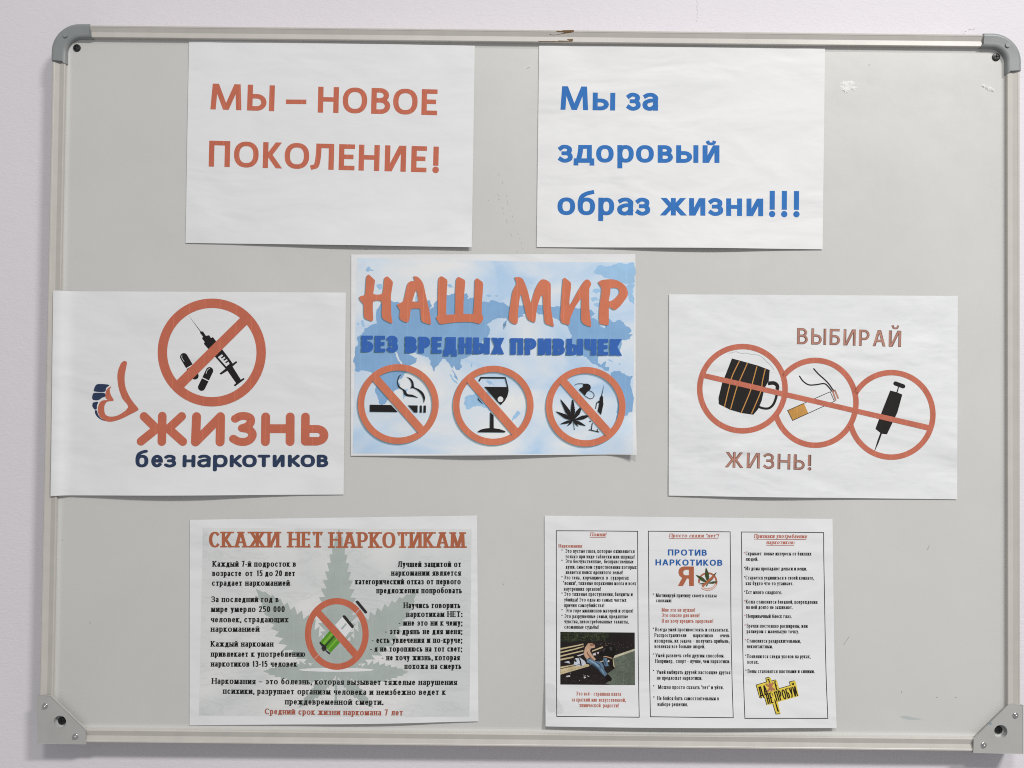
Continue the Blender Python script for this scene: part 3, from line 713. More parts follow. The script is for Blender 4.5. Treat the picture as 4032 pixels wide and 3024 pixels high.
k = Ink(FM); k.poly(jag([(1360, 440), (1430, 436), (1560, 446), (1590, 440), (1645, 455), (1745, 470), (1790, 470), (1820, 500), (1790, 530), (1830, 540), (1840, 560), (1860, 590), (1895, 610), (1880, 560), (1880, 530), (1925, 538), (1955, 560), (2000, 540), (2022, 560), (2050, 590), (2080, 620), (2060, 640), (2090, 650), (2066, 680), (2010, 690), (2005, 735), (1990, 775), (1925, 800), (1900, 795), (1840, 798), (1838, 850), (1862, 866), (1896, 838), (1886, 880), (1920, 880), (1918, 905), (1890, 905), (1850, 880), (1790, 845), (1760, 812), (1726, 790), (1650, 745), (1645, 700), (1655, 655), (1628, 600), (1590, 560), (1500, 520), (1420, 505)])); k.build('continent', s4, LAND, .9)
k = Ink(FM); k.poly(jag([(1930, 925), (1990, 905), (2028, 925), (2066, 948), (2090, 942), (2086, 1200), (2058, 1204), (2052, 1225), (2012, 1240), (1985, 1262), (1965, 1255), (1975, 1180), (1985, 1060), (1945, 1000)])); k.build('continent', s4, LAND, .9)
k = Ink(FM); k.poly(jag([(888, 1098), (925, 1078), (950, 1075), (978, 1045), (1010, 1040), (1030, 1060), (1060, 1055), (1078, 1100), (1075, 1200), (1050, 1170), (1010, 1160), (950, 1162), (918, 1184), (896, 1180)])); k.build('continent', s4, LAND2, .9)
k = Ink(FM)
for p in ([(2040, 300), (2103, 285), (2100, 432), (2070, 415), (2055, 360)], [(255, 293), (300, 290), (298, 315), (282, 332)], [(762, 292), (790, 288), (812, 310), (780, 312)],
          [(1040, 368), (1068, 362), (1090, 372), (1060, 380)], [(1100, 372), (1128, 368), (1120, 380)], [(148, 548), (165, 545), (178, 590), (160, 592)], [(118, 570), (135, 565), (128, 585)],
          [(468, 1035), (485, 1040), (470, 1080), (452, 1112), (448, 1085)], [(780, 930), (800, 945), (838, 995), (832, 1000), (795, 965)], [(860, 980), (892, 955), (905, 970), (880, 1010), (858, 1000)],
          [(1040, 975), (1080, 985), (1105, 1010), (1062, 1002)], [(1265, 1190), (1288, 1215), (1262, 1236), (1225, 1270), (1228, 1250)], [(935, 850), (945, 850), (942, 880), (933, 880)], [(1165, 560), (1195, 545), (1185, 580), (1168, 614)],
          [(1910, 826), (1935, 830), (1960, 845), (1935, 842)], [(1985, 855), (2010, 858), (1990, 866)], [(1800, 330), (1850, 320), (1880, 345), (1820, 352)], [(1790, 390), (1830, 380), (1850, 400), (1800, 412)], [(1805, 430), (1850, 420), (1870, 445), (1830, 450)], [(540, 370), (552, 362), (548, 400), (535, 410)], [(180, 190), (205, 160), (240, 190), (190, 198)],
          [(1810, 210), (1860, 150), (2000, 136), (2100, 136), (2100, 280), (2040, 290), (1960, 262), (1880, 240)]):
    k = Ink(FM); k.poly(jag(p)); k.build('island', s4, LAND2, .9)
SHADE = alpha_mat('printed_drop_tone', (.10, .22, .26, 1), .34)
def both(draw, frame, name, mat, off=(-16, 14), layer=2, soft=True):
    """printed motif with the soft darker rim that is printed beside it"""
    if soft:
        for q in (.5, 1.0):
            k = Ink((frame[0] + off[0] * q * frame[2], frame[1] + off[1] * q * frame[2], frame[2])); draw(k); k.build('printed_rim', s4, SHADE, layer - (.5 if q == .5 else .9))
    k = Ink(frame); draw(k); k.build(name, s4, mat, layer)
LET_L = [
 [(180, 190), (202, 196), (272, 262), (279, 290), (262, 420), (257, 455), (270, 474), (330, 478), (372, 470), (388, 455), (398, 420), (412, 280), (420, 235), (448, 216), (478, 224), (530, 280), (541, 318), (515, 470), (512, 560), (516, 700), (520, 790), (537, 885), (526, 894), (490, 885), (415, 845), (386, 810), (378, 740), (382, 640), (375, 580), (345, 564), (290, 566), (262, 578), (250, 610), (250, 720), (256, 800), (248, 862), (200, 855), (145, 830), (124, 800), (117, 740), (116, 630), (100, 600), (66, 560), (52, 522), (70, 500), (125, 487), (140, 450), (148, 320), (158, 220)],
 [(838, 213), (880, 214), (915, 230), (960, 280), (990, 345), (1010, 440), (1050, 620), (1080, 760), (1094, 908), (1060, 905), (1000, 890), (958, 860), (946, 800), (940, 700), (925, 682), (860, 680), (810, 686), (798, 705), (790, 780), (778, 850), (760, 878), (735, 882), (680, 860), (645, 830), (636, 790), (642, 715), (634, 690), (606, 640), (604, 620), (650, 600), (690, 570), (705, 530), (745, 350), (770, 300), (810, 282), (852, 282), (856, 262)],
 [(1215, 225), (1240, 212), (1265, 218), (1325, 258), (1335, 290), (1325, 420), (1318, 600), (1316, 770), (1445, 765), (1448, 600), (1450, 400), (1460, 260), (1480, 226), (1505, 224), (1580, 262), (1593, 290), (1580, 450), (1568, 600), (1566, 756), (1708, 760), (1722, 600), (1728, 420), (1732, 270), (1750, 246), (1775, 244), (1845, 296), (1853, 330), (1846, 460), (1832, 640), (1832, 770), (1850, 785), (1853, 830), (1835, 880), (1805, 903), (1760, 895), (1710, 880), (1600, 875), (1440, 882), (1340, 895), (1245, 910), (1215, 900), (1190, 855), (1168, 820), (1175, 798), (1195, 785), (1192, 600), (1196, 400), (1203, 260)]]
A_HOLE = [(880, 415), (895, 440), (905, 500), (915, 585), (870, 582), (822, 578), (845, 500), (860, 450)]
LET_R = [
 [(282, 226), (330, 224), (372, 232), (410, 265), (450, 360), (485, 470), (515, 596), (540, 530), (580, 400), (640, 290), (670, 262), (700, 256), (745, 268), (790, 300), (806, 340), (806, 500), (808, 640), (822, 760), (850, 925), (845, 942), (800, 928), (740, 905), (718, 870), (710, 800), (700, 680), (690, 510), (680, 490), (665, 500), (640, 560), (610, 670), (590, 800), (580, 878), (545, 876), (490, 850), (460, 810), (432, 700), (405, 580), (380, 488), (365, 486), (352, 560), (335, 700), (328, 860), (318, 900), (290, 908), (240, 890), (203, 850), (197, 800), (215, 660), (245, 460), (270, 390), (308, 320), (296, 270), (284, 240)],
 [(985, 250), (1000, 234), (1020, 240), (1085, 290), (1102, 330), (1096, 420), (1080, 540), (1080, 625), (1110, 590), (1180, 460), (1250, 340), (1300, 272), (1335, 258), (1365, 268), (1392, 310), (1390, 345), (1368, 390), (1365, 500), (1368, 680), (1380, 790), (1395, 930), (1385, 943), (1340, 932), (1280, 900), (1250, 850), (1246, 760), (1252, 560), (1240, 545), (1200, 600), (1160, 660), (1120, 750), (1085, 840), (1078, 915), (1040, 912), (980, 895), (952, 860), (946, 780), (955, 650), (965, 480), (975, 350)],
 [(1492, 298), (1540, 270), (1620, 258), (1720, 258), (1800, 285), (1860, 325), (1905, 375), (1926, 440), (1920, 500), (1880, 560), (1820, 640), (1760, 692), (1735, 698), (1700, 690), (1655, 655), (1650, 700), (1650, 800), (1648, 915), (1600, 918), (1545, 910), (1510, 880), (1510, 700), (1528, 540), (1545, 400), (1520, 345)]]
P_HOLE = [(1675, 380), (1740, 378), (1785, 390), (1803, 425), (1800, 460), (1760, 510), (1710, 555), (1670, 575), (1648, 570), (1662, 500), (1672, 440)]
for i, L in enumerate(LET_L):
    both((lambda k, L=L, i=i: k.poly(sm(L + L[:1], 2)[:-1], A_HOLE) if i == 1 else k.poly(sm(L + L[:1], 2 if i != 2 else 1)[:-1])), FL, 'letter', SALMON)
for i, L in enumerate(LET_R):
    both((lambda k, L=L, i=i: k.poly(sm(L + L[:1], 2)[:-1], P_HOLE) if i == 2 else k.poly(sm(L + L[:1], 2)[:-1])), FR, 'letter', SALMON)
ROYAL = ink_mat('royal_blue_print', ink_rgb(52, 96, 170), .03)
for t, p0, p1 in (('БЕЗ', (86, 1313), (612, 1318)), ('ВРЕДНЫХ', (718, 1326), (2156, 1346)), ('ПРИВЫЧЕК', (2246, 1350), (3868, 1365))):
    both(lambda k, t=t, p0=p0, p1=p1: k.text(t, p0, p1, 240, 82, 54, gap=.10), FL, 'word', ROYAL, (-20, 14))
for fr, cx, cy, rx, ry, bar in ((F7, 731, 740, 570, 561, [(440, 318), (352, 402), (1022, 1162), (1116, 1078)]),
                                (F7, 2173 + 10, 760, 566, 557, [(1886, 346), (1792, 424), (2456, 1192), (2546, 1096)]),
                                (F8, 1423, 782, 560, 560, [(1134, 366), (1044, 444), (1712, 1206), (1804, 1120)])):
    both(lambda k: k.ring(cx, cy, rx, ry, 98), fr, 'ban_ring', SALMON, (-24, 26), 2)
    both(lambda k: k.poly(reach(bar, 26)), fr, 'ban_bar', SALMON, (-16, 16), 3)
both(lambda k: [k.poly(p) for p in ([(297, 750), (622, 756), (724, 864), (296, 859)], [(880, 760), (1028, 762), (1025, 872), (976, 870)], [(1062, 763), (1092, 763), (1092, 872), (1060, 872)], [(1120, 763), (1154, 763), (1153, 872), (1116, 872)])], F7, 'cigarette', BLACK, (-14, 10))
both(lambda k: [k.poly(sm(p + p[:1], 3)[:-1]) for p in ([(784, 288), (745, 330), (728, 400), (742, 460), (790, 500), (840, 530), (858, 570), (880, 590), (950, 600), (1034, 645), (960, 632), (870, 622), (820, 590), (800, 530), (740, 490), (715, 430), (722, 350), (750, 300)],
     [(852, 324), (920, 350), (962, 410), (975, 480), (1040, 510), (1105, 560), (1138, 630), (1136, 680), (1120, 722), (1112, 660), (1080, 590), (1020, 530), (960, 498), (918, 500), (935, 460), (925, 400), (890, 350)])], F7, 'smoke_curl', BLACK, (-12, 8))
both(lambda k: [k.poly(p) for p in ([(1986, 326), (2363, 328), (2358, 352), (2000, 350), (1974, 398), (1958, 384)],
     [(2045, 476), (2160, 478), (2395, 480), (2362, 352), (2366, 332), (2372, 328), (2412, 480), (2417, 540), (2398, 620), (2360, 690), (2298, 756), (2240, 700)],
     [(2136, 862), (2188, 916), (2190, 1108), (2280, 1122), (2352, 1148), (2372, 1162), (2360, 1174), (1956, 1170), (1948, 1156), (1990, 1130), (2060, 1112), (2132, 1106)], [(1940, 634), (1985, 690), (2036, 750), (1990, 714), (1955, 680)])], F7, 'wine_glass', BLACK, (-14, 10))
k = Ink(F8); k.disc((119, 668), 43); k.build('glass_highlight', s4, paperA, 3)
def leaflet(k, base, tip, wid, teeth=9, fat=.42, cutoff=1.0, saw=.16):
    b = np.array(base, float); t = np.array(tip, float); d = t - b; L = np.hypot(*d); d /= L; n = np.array([-d[1], d[0]])
    up, dn = [], []
    for i in range(teeth + 1):
        q = i / teeth
        if q > cutoff: break
        hw = wid / 2 * (math.sin(math.pi * min(1, q ** .8)) ** .85 if q < 1 else 0) + (wid * .02)
        hw = wid / 2 * ((q / fat) ** .7 if q < fat else max(0, (1 - q) / (1 - fat)) ** .75)
        for side, arr in ((1, up), (-1, dn)):
            arr.append(b + d * L * q + n * side * hw * (1 - saw if 0 < i < teeth else 1))
            if q < cutoff - .01 and i < teeth - 1:
                q2 = q + .95 / teeth; h2 = wid / 2 * ((q2 / fat) ** .7 if q2 < fat else max(0, (1 - q2) / (1 - fat)) ** .75)
                arr.append(b + d * L * q2 + n * side * h2 * 1.04)
    k.poly([tuple(p) for p in up] + [tuple(p) for p in dn[::-1]])
both(lambda k: [leaflet(k, (1228, 990), *a) for a in (((1034, 664), 80, 14), ((1222, 640), 74, 10, .42, .86), ((1372, 760), 74, 10, .5, .9), ((962, 852), 70, 12), ((1500, 910), 66, 12, .55, .85), ((1028, 1048), 50, 9), ((1426, 1076), 56, 9), ((1136, 1082), 34, 7), ((1310, 1088), 34, 7))] + [k.stroke([(1230, 1010), (1252, 1136)], 7)], F8, 'leaf', BLACK, (-12, 10))
both(lambda k: [k.poly(sm([(1382, 430), (1450, 428), (1490, 450), (1502, 490), (1490, 520), (1476, 532), (1440, 562), (1410, 616), (1318, 524), (1335, 498), (1372, 482), (1382, 470)], 1)), k.stroke([(1256, 456), (1275, 436), (1310, 429), (1385, 429)], 8),
     k.stroke([(1412, 616), (1470, 652), (1500, 660), (1535, 648), (1554, 610), (1545, 575), (1515, 550), (1470, 532)], 8)], F8, 'capsule', BLACK, (-12, 10))
both(lambda k: [k.poly([(1708, 428), (1674, 606), (1688, 640), (1688, 708), (1694, 738), (1658, 906), (1605, 850), (1630, 722), (1606, 690), (1634, 690), (1640, 640), (1662, 606)]), k.stroke([(1632, 718), (1592, 718), (1574, 812)], 11),
     k.stroke([(1470, 1132), (1630, 1168)], 14), k.stroke([(1524, 1030), (1508, 1136)], 13), k.stroke([(1604, 1122), (1598, 1156)], 12), k.stroke([(1478, 1000), (1504, 1008)], 14)], F8, 'syringe', BLACK, (-12, 10))

# ---- 5: ВЫБИРАЙ ЖИЗНЬ!
F5 = (2600, 1120, .5515)
s5 = Sheet('drawing_sheet', 'pencil-drawn sheet with mug, cigarette and syringe in three linked orange rings', 'drawing',
           [(2634.7, 1158.6), (3771.4, 1165.2), (3768.7, 1966), (2632.5, 1951.1)], (.35, .25, .0030), .00026, paperD, 44)
PENCIL = ink_mat('soft_orange_pencil', ink_rgb(184, 106, 86), .1, .8, .12)
RUST = ink_mat('pale_rust_pencil', ink_rgb(176, 128, 113), .1, .8, .25)
GRAPH = ink_mat('graphite_outline', ink_rgb(112, 84, 78), .0, .7); DARK = ink_mat('black_felt_pen', ink_rgb(34, 31, 31), .0, .6, .25)
for c in ((587, 744, 303, 300), (1097, 845, 301, 302), (1650, 931, 298, 302)):
    pass
k = Ink(F5); k.ring(587, 744, 305, 301, 39); k.build('ban_ring', s5, PENCIL, 2)
def arc_px(cx, cy, rx, ry, a0, a1, n=60): return [(cx + rx * math.cos(math.radians(a0 + (a1 - a0) * i / n)), cy + ry * math.sin(math.radians(a0 + (a1 - a0) * i / n))) for i in range(n + 1)]
k = Ink(F5); k.stroke(arc_px(1106, 845, 292, 303, -142, 163), 39); k.build('ban_ring', s5, PENCIL, 2)
k = Ink(F5); k.stroke(arc_px(1650, 931, 298, 302, -149, 168), 39); k.build('ban_ring', s5, PENCIL, 2)
k = Ink(F5); k.poly([(295, 628), (900, 768), (1400, 885), (1940, 1008), (1925, 1046), (1400, 922), (900, 806), (290, 664)]); k.build('ban_bar', s5, PENCIL, 3)
k = Ink(F5); k.poly(sm([(512, 528), (600, 552), (700, 580), (782, 611), (775, 690), (745, 740), (725, 830), (700, 890), (665, 930), (580, 918), (500, 895), (418, 854), (416, 810), (440, 710), (480, 610)], 1))
k.build('beer_mug', s5, DARK)
k = Ink(F5); k.stroke(sm([(770, 712), (815, 708), (838, 735), (832, 790), (812, 850), (780, 882), (740, 885), (700, 872)]), 18, 16); k.stroke(sm([(772, 706), (812, 704), (836, 722), (836, 748)]), 26); k.build('mug_handle', s5, DARK)
GOLD = ink_mat('ochre_pencil', ink_rgb(190, 138, 74), .0)
for a in ([(566, 545), (515, 650), (495, 720), (458, 876)], [(622, 562), (570, 680), (545, 740), (502, 890)], [(690, 586), (662, 690), (640, 770), (578, 918)], [(750, 603), (730, 690), (716, 770), (652, 922)]):
    k = Ink(F5); k.stroke(sm(a), 7); k.build('mug_stripe', s5, GOLD, 1.9)
GREY = ink_mat('light_pencil', ink_rgb(178, 180, 184), .0)
k = Ink(F5); k.stroke(sm([(490, 492), (540, 480), (580, 492), (620, 490), (645, 498), (680, 500), (720, 512), (740, 530), (760, 550), (800, 590), (812, 610)]), 3.5); k.build('foam_outline', s5, GREY)
k = Ink(F5); k.stroke(sm([(995, 655), (1020, 690), (1060, 716), (1110, 716), (1170, 708), (1200, 730), (1226, 762)]), 9, 9, 'round', taper=None); k.build('smoke_line', s5, DARK)
k = Ink(F5); k.stroke(sm([(1096, 602), (1130, 640), (1175, 680), (1205, 712), (1228, 745), (1242, 760)]), 9, 9, 'round'); k.build('smoke_line', s5, DARK)
k = Ink(F5); k.poly([(910, 900), (1214, 766), (1244, 834), (946, 971)]); k.build('cigarette', s5, paperA, .5)
TAN = ink_mat('filter_tan_print', ink_rgb(196, 146, 78), .0, .7, .2)
k = Ink(F5); k.poly([(910, 900), (1028, 851), (1058, 920), (946, 971)]); k.build('cigarette_filter', s5, TAN, 1)
k = Ink(F5); k.stroke([(910, 900), (1214, 766), (1244, 834), (946, 971)], 4.5, closed=True); k.build('cigarette_outline', s5, DARK, 1.5)
k = Ink(F5); [k.stroke(a, 11) for a in ([(1230, 756), (1254, 830)], [(1246, 752), (1272, 815)])]; k.build('ash_line', s5, RUST, 1.5)
k = Ink(F5); k.poly([(1642, 757), (1685, 768), (1729, 786), (1694, 915), (1620, 1070), (1580, 1066), (1537, 1031), (1590, 890)]); k.build('syringe', s5, DARK)
k = Ink(F5); k.stroke([(1702, 732), (1690, 772)], 8); k.stroke([(1680, 707), (1734, 727)], 32, 30, 'round'); k.build('syringe_plunger', s5, DARK)
k = Ink(F5); k.poly([(1573, 1058), (1585, 1062), (1560, 1130), (1533, 1188), (1530, 1186), (1550, 1120)]); k.build('syringe_needle', s5, DARK)
for t, p0, p1, H in (('ВЫБИРАЙ', (976, 426), (1720, 446), 116), ('ЖИЗНЬ!', (460, 1305), (1066, 1326), 110)):
    k = Ink(F5); k.text(t, p0, p1, H, 20, 17, gap=.24); k.build('word', s5, GRAPH, 1)
    k = Ink(F5); k.text(t, np.array(p0) + (3.5, -3.5), np.array(p1) + (-3.5, -3.5), H - 7, 13, 10, gap=.265); k.build('word_fill', s5, RUST, 2.3)

# ---- 6: СКАЖИ НЕТ НАРКОТИКАМ
F6 = (700, 2000, .5515)
s6 = Sheet('leaflet_sheet', 'grey information sheet with large pale leaf and green syringe in the red ban sign', 'leaflet',
           [(747.4, 2046.9), (1878.6, 2029.8), (1884.1, 2839.4), (746.3, 2856.5)], (.62, .3, .0028), .00014, paperC, 9)
k = Ink(F6); k.poly([(178, 143), (1100, 148), (2098, 150), (2090, 800), (2082, 1488), (1000, 1485), (150, 1482), (165, 800)]); k.build('grey_backdrop', s6, stone_print(), .3)
LEAF = ink_mat('grey_green_print', ink_rgb(164, 173, 169), .02)
def bigleaf(k, base, tip, wid, fat, teeth=14): leaflet(k, base, tip, wid, teeth, fat, 1.0, .3)
k = Ink(F6)
bigleaf(k, (1130, 1190), (1150, 147), 300, .42, 17); bigleaf(k, (1130, 1190), (556, 578), 320, .46, 15); bigleaf(k, (1130, 1190), (1706, 600), 320, .5, 15)
bigleaf(k, (1120, 1190), (608, 1166), 180, .45, 12); bigleaf(k, (1150, 1190), (1650, 1170), 180, .5, 12); bigleaf(k, (1130, 1185), (860, 1428), 100, .45, 10); bigleaf(k, (1140, 1185), (1400, 1425), 100, .45, 10)
k.poly([(1040, 1050), (1230, 1050), (1200, 1200), (1060, 1200)]); k.stroke([(1140, 1190), (1130, 1260), (1130, 1400)], 16)
k.build('leaf_watermark', s6, LEAF, .8)
k = Ink(F6); k.poly(arc_px(1132, 1156, 268, 14, 0, 352, 40)); k.build('base_glow', s6, paperC, 1.9)
RINGM = ink_mat('brick_red_print', ink_rgb(186, 100, 76), .08)
k = Ink(F6); k.ring(1135, 900, 206, 234, 44); k.build('ban_ring', s6, RINGM, 3)
k = Ink(F6); k.poly(reach([(992, 772), (1025, 738), (1284, 1024), (1252, 1066)], 14)); k.build('ban_bar', s6, RINGM, 4)
FS = (1180, 2320, .1929)
GREEN = ink_mat('bright_green_print', ink_rgb(84, 148, 40), .0, .6, .2); LGREEN = ink_mat('light_green_print', ink_rgb(120, 172, 60), 0); DGREEN = ink_mat('dark_green_print', ink_rgb(50, 78, 36), 0)
k = Ink(FS); k.poly([(610, 850), (820, 1095), (628, 1300), (418, 1075)]); k.build('syringe_barrel', s6, GREEN, 1)
k = Ink(FS); k.poly([(650, 890), (680, 925), (500, 1130), (465, 1100)]); k.poly([(745, 1010), (770, 1040), (590, 1245), (570, 1215)]); k.build('syringe_shine', s6, LGREEN, 2)
k = Ink(FS); k.poly([(690, 950), (712, 975), (530, 1180), (500, 1150)]); k.build('syringe_rod', s6, DGREEN, 2)
k = Ink(FS); k.poly([(870, 570), (1080, 790), (930, 985), (720, 735)]); k.build('syringe_glass', s6, paperC, 1.2)
k = Ink(FS); k.poly([(940, 690), (965, 715), (865, 830), (835, 800)]); k.build('syringe_rod', s6, LEAF, 2)
SS = ink_mat('charcoal_print', ink_rgb(44, 42, 42), 0)
for p in ([(872, 552), (900, 528), (935, 545), (1105, 752), (1105, 775), (1082, 800), (1050, 785), (885, 580)], [(1140, 250), (1170, 230), (1200, 245), (1378, 460), (1376, 480), (1350, 498), (1322, 480), (1155, 280)], [(395, 1098), (418, 1072), (450, 1105), (500, 1145), (530, 1150), (545, 1200), (545, 1250), (628, 1308), (606, 1335), (560, 1300), (515, 1250), (490, 1282), (478, 1255), (455, 1268), (462, 1240), (440, 1220), (452, 1175), (425, 1140)]):
    k = Ink(FS); k.poly(p); k.build('syringe_flange', s6, SS, 6 if p[0][0] > 1100 else 2.5)
k = Ink(FS); k.stroke([(1232, 395), (1010, 650)], 15); k.build('syringe_plunger', s6, GREY, 5.2)
k = Ink(FS); k.stroke([(460, 1255), (385, 1340), (300, 1425)], 8); k.build('syringe_needle', s6, ink_mat('pale_needle_print', ink_rgb(212, 190, 178), 0), 5.2)
BROWN = ink_mat('brown_orange_print', ink_rgb(166, 96, 68), .06)
for t, p0, p1 in (('СКАЖИ', (222, 283), (725, 283)), ('НЕТ', (790, 283), (1034, 284)), ('НАРКОТИКАМ', (1084, 286), (2050, 286))):
    k = Ink(F6); k.text(t, p0, p1, 113, 24, 12, serif=True, gap=.13); k.build('headline', s6, BROWN, 2)
BODY = [('Каждый 7-й подросток в', 247, 843, 420), ('возрасте  от  15 до 20 лет', 246, 836, 487), ('страдает наркоманией', 243, 799, 556), ('За последний год в', 238, 720, 673), ('мире умерло 250 000', 237, 763, 743),
        ('человек, страдающих', 236, 788, 817), ('наркоманией', 235, 582, 885), ('Каждый наркоман', 235, 682, 991), ('привлекает к употреблению', 236, 908, 1063), ('наркотиков 13-15 человек', 236, 850, 1134),
        ('Лучшей защитой от', 1570, 2022, 422), ('наркомании является', 1524, 2021, 484), ('категорический отказ от первого', 1267, 2020, 546), ('предложения попробовать', 1418, 2028, 610), ('Научись говорить', 1612, 2017, 716),
        ('наркотикам НЕТ:', 1631, 2027, 779), ('- мне это ни к чему;', 1577, 2027, 841), ('- эта дрянь не для меня;', 1480, 2027, 902), ('- есть увлечения и по-круче;', 1385, 2026, 964), ('- я не тороплюсь на тот свет;', 1374, 2025, 1026),
        ('- не хочу жизнь, которая', 1457, 2013, 1088), ('похожа на смерть', 1619, 2024, 1150), ('Наркомания – это болезнь, которая вызывает тяжелые нарушения', 242, 1993, (1257, 1265)), ('психики, разрушает организм человека и неизбежно ведет к', 322, 1912, (1328, 1334)), ('преждевременной смерти.', 767, 1465, 1402)]
for t, x0, x1, y in BODY:
    y0, y1 = y if isinstance(y, tuple) else (y, y)
    k = Ink(F6); k.text(t, (x0, y0), (x1, y1), 41, 8.9, 4.6, serif=True, gap=.15, space=.46 if '  ' not in t else .34, xh=.74); k.build('text_line', s6, BLACK2, 3, cut=False)
k = Ink(F6); k.text('Средний срок жизни наркомана 7 лет', (622, 1472), (1608, 1476), 41, 8.7, 4.6, serif=True, gap=.15, space=.46, xh=.74); k.build('text_line', s6, ink_mat('red_brown_print', ink_rgb(160, 84, 66), 0), 3, cut=False)

# ---- 7: three-column brochure
F71 = (2120, 2010, .5302); F72 = (2720, 2010, .5305)
s7 = Sheet('leaflet_sheet', 'white sheet of three black-bordered columns of small print with bench photograph and yellow emblem', 'leaflet',
           [(2144.4, 2030.1), (3278.1, 2043.4), (3288.7, 2860.4), (2147.6, 2854.1)], (.5, .75, .0058), .00016, paperA, 3)
G7 = (2144, 2030, 1.0)
LINE = ink_mat('black_border_print', ink_rgb(26, 22, 32), 0)
def q71(x, y): return (2120 + x * .5302, 2010 + y * .5302)
def q72(x, y): return (2720 + x * .5305, 2010 + y * .5305)
for c in ([q71(133, 150), q71(737, 155), q71(744, 1523), q71(135, 1520)], [q71(817, 154), q72(293, 159), q72(307, 1526), q71(827, 1519)], [q72(376, 160), q72(986, 164), q72(1009, 1535), q72(393, 1531)]):
    k = Ink((0, 0, 1)); k.stroke(c, 2.7, closed=True); k.stroke([c[0], (c[0][0] + 3, c[0][1])], 2.7); k.build('column_border', s7, LINE, 1)
REDT = ink_mat('red_small_print', ink_rgb(176, 100, 82), 0)
def small(frame, t, x0, x1, y, mat, H=28, w=4.4, hw=2.4, slant=0, under=False):
    k = Ink(frame); y0, y1 = y if isinstance(y, tuple) else (y, y + (x1 - x0) * .004)
    k.text(t, (x0, y0), (x1, y1), H, w, hw, serif=True, gap=.17, space=.42, xh=.72, slant=slant)
    if under: k.stroke([(x0, y0 + 9), (x1, y1 + 9)], 3.2)
    k.build('text_line', s7, mat, 2, cut=False)
small(F71, 'Помни!', 383, 500, 191, REDT, 27, 5.5, 3.5, .2, True); small(F71, 'Наркомания', 150, 323, 275, REDT, 24, 5.5, 3.5)
for t, x0, x1, y in (('Это пустые глаза, которые оживляются', 200, 714, 314), ('только при виде таблетки или шприца!', 201, 712, 355), ('Это бесчувственные,  безнравственные', 202, 706, 391), ('души, смыслом существования которых', 203, 729, 432),
                     ('является поиск ядовитого зелья!', 203, 624, 472), ('Это тела,  корчащиеся  в  судорогах', 190, 671, 512), ('"ломки", тяжелые поражения мозга и всех', 184, 725, 553), ('внутренних органов!', 190, 462, 596), ('Это тяжелые преступления, бандиты и', 192, 700, 634),
                     ('убийцы! Это одна из самых частых', 192, 653, 676), ('причин самоубийства!', 192, 487, 717), ('Это горе миллионов матерей и отцов!', 202, 702, 757), ('Это разрушенные семьи, преданные', 193, 665, 799), ('чувства, невостребованные таланты,', 193, 669, 838), ('сломанные судьбы!', 193, 445, 878)):
    small(F71, t, x0, x1, y, BLACK2)
for y in (300, 377, 499, 620, 744, 786): small(F71, '*', 170, 181, y + 8, BLACK2, 22)
for t, x0, x1, y in (('Это всё - страшная плата', 279, 611, 1369), ('за краткий миг искусственной,', 246, 645, 1412), ('химической  радости!', 303, 591, 1452)): small(F71, t, x0, x1, y, REDT)
small(F71, 'Просто скажи "нет"!', 971, 1335, 199, REDT, 27, 5.5, 3.5, .2, True)
for t, x0, x1, y in (('Мотивируй причину своего отказа', 873, 1324, 644), ('словами:', 874, 988, 682), ('Всегда умей противостоять и отказаться.', 868, 1411, 898), ('Распространители      наркотиков      очень', 863, 1420, 940), ('изощрены, их задача – получить прибыль,', 863, 1419, 981), ('вовлекая все больше людей.', 863, 1235, 1022),
                     ('Умей развлечь себя другим способом.', 869, 1379, 1089), ('Например,  спорт - лучше, чем наркотики.', 867, 1421, 1130), ('Умей выбирать друзей: настоящие друзья', 877, 1423, 1211), ('не предложат наркотики.', 879, 1212, 1253), ('Можно просто сказать "нет" и уйти.', 887, 1369, 1320), ('Не бойся быть самостоятельным в', 879, 1335, 1400), ('выборе решения.', 881, 1102, 1443)):
    small(F71, t, x0, x1, y, BLACK2)
for y in (630, 884, 1074, 1194, 1306, 1386): small(F71, '*', 848, 860, y + 6, BLACK2, 22)
for t, x0, x1, y in (('Мне это не нужно!', 917, 1162, 752), ('Это опасно для меня!', 917, 1195, 792), ('Я не хочу вредить здоровью!', 917, 1297, 834)): small(F71, t, x0, x1, y, REDT)
small(F72, 'Признаки употребления', 470, 858, 204, REDT, 28, 5.5, 3.5, .2, True); small(F72, 'наркотиков:', 562, 768, 250, REDT, 28, 5.5, 3.5, .2, True)
for t, x0, x1, y in (('Скрывает  новые интересы от близких', 408, 895, 333), ('людей.', 408, 499, 374), ('Из дома пропадают деньги и вещи.', 407, 861, 444), ('Старается уединиться в своей комнате,', 407, 913, 512), ('как будто что-то утаивает.', 409, 760, 554), ('Ест много сладкого.', 411, 677, 620), ('Кожа становится бледной, повреждения', 410, 941, 691),
                     ('на ней долго не заживают.', 413, 755, 731), ('Непривычный блеск глаз.', 415, 748, 798), ('Зрачки постоянно расширены, или', 414, 868, 870), ('размером с маленькую точку.', 417, 802, 911), ('Становится раздражительным,', 417, 816, 981), ('неконтактным.', 418, 607, 1022), ('Появляются следы уколов на руках,', 417, 888, 1095), ('ногах.', 420, 501, 1136), ('Вены становятся плотными и синими.', 421, 917, 1204)):
    small(F72, t, x0, x1, y, BLACK2)
for y in (319, 430, 498, 606, 677, 785, 857, 967, 1080, 1190): small(F72, '*', 389 + y * .012, 399 + y * .012, y + 8, REDT if y % 2 else BLACK2, 22)
FG = (2560, 2120, .14465)
PB = ink_mat('strong_blue_print', ink_rgb(40, 92, 160), .0)
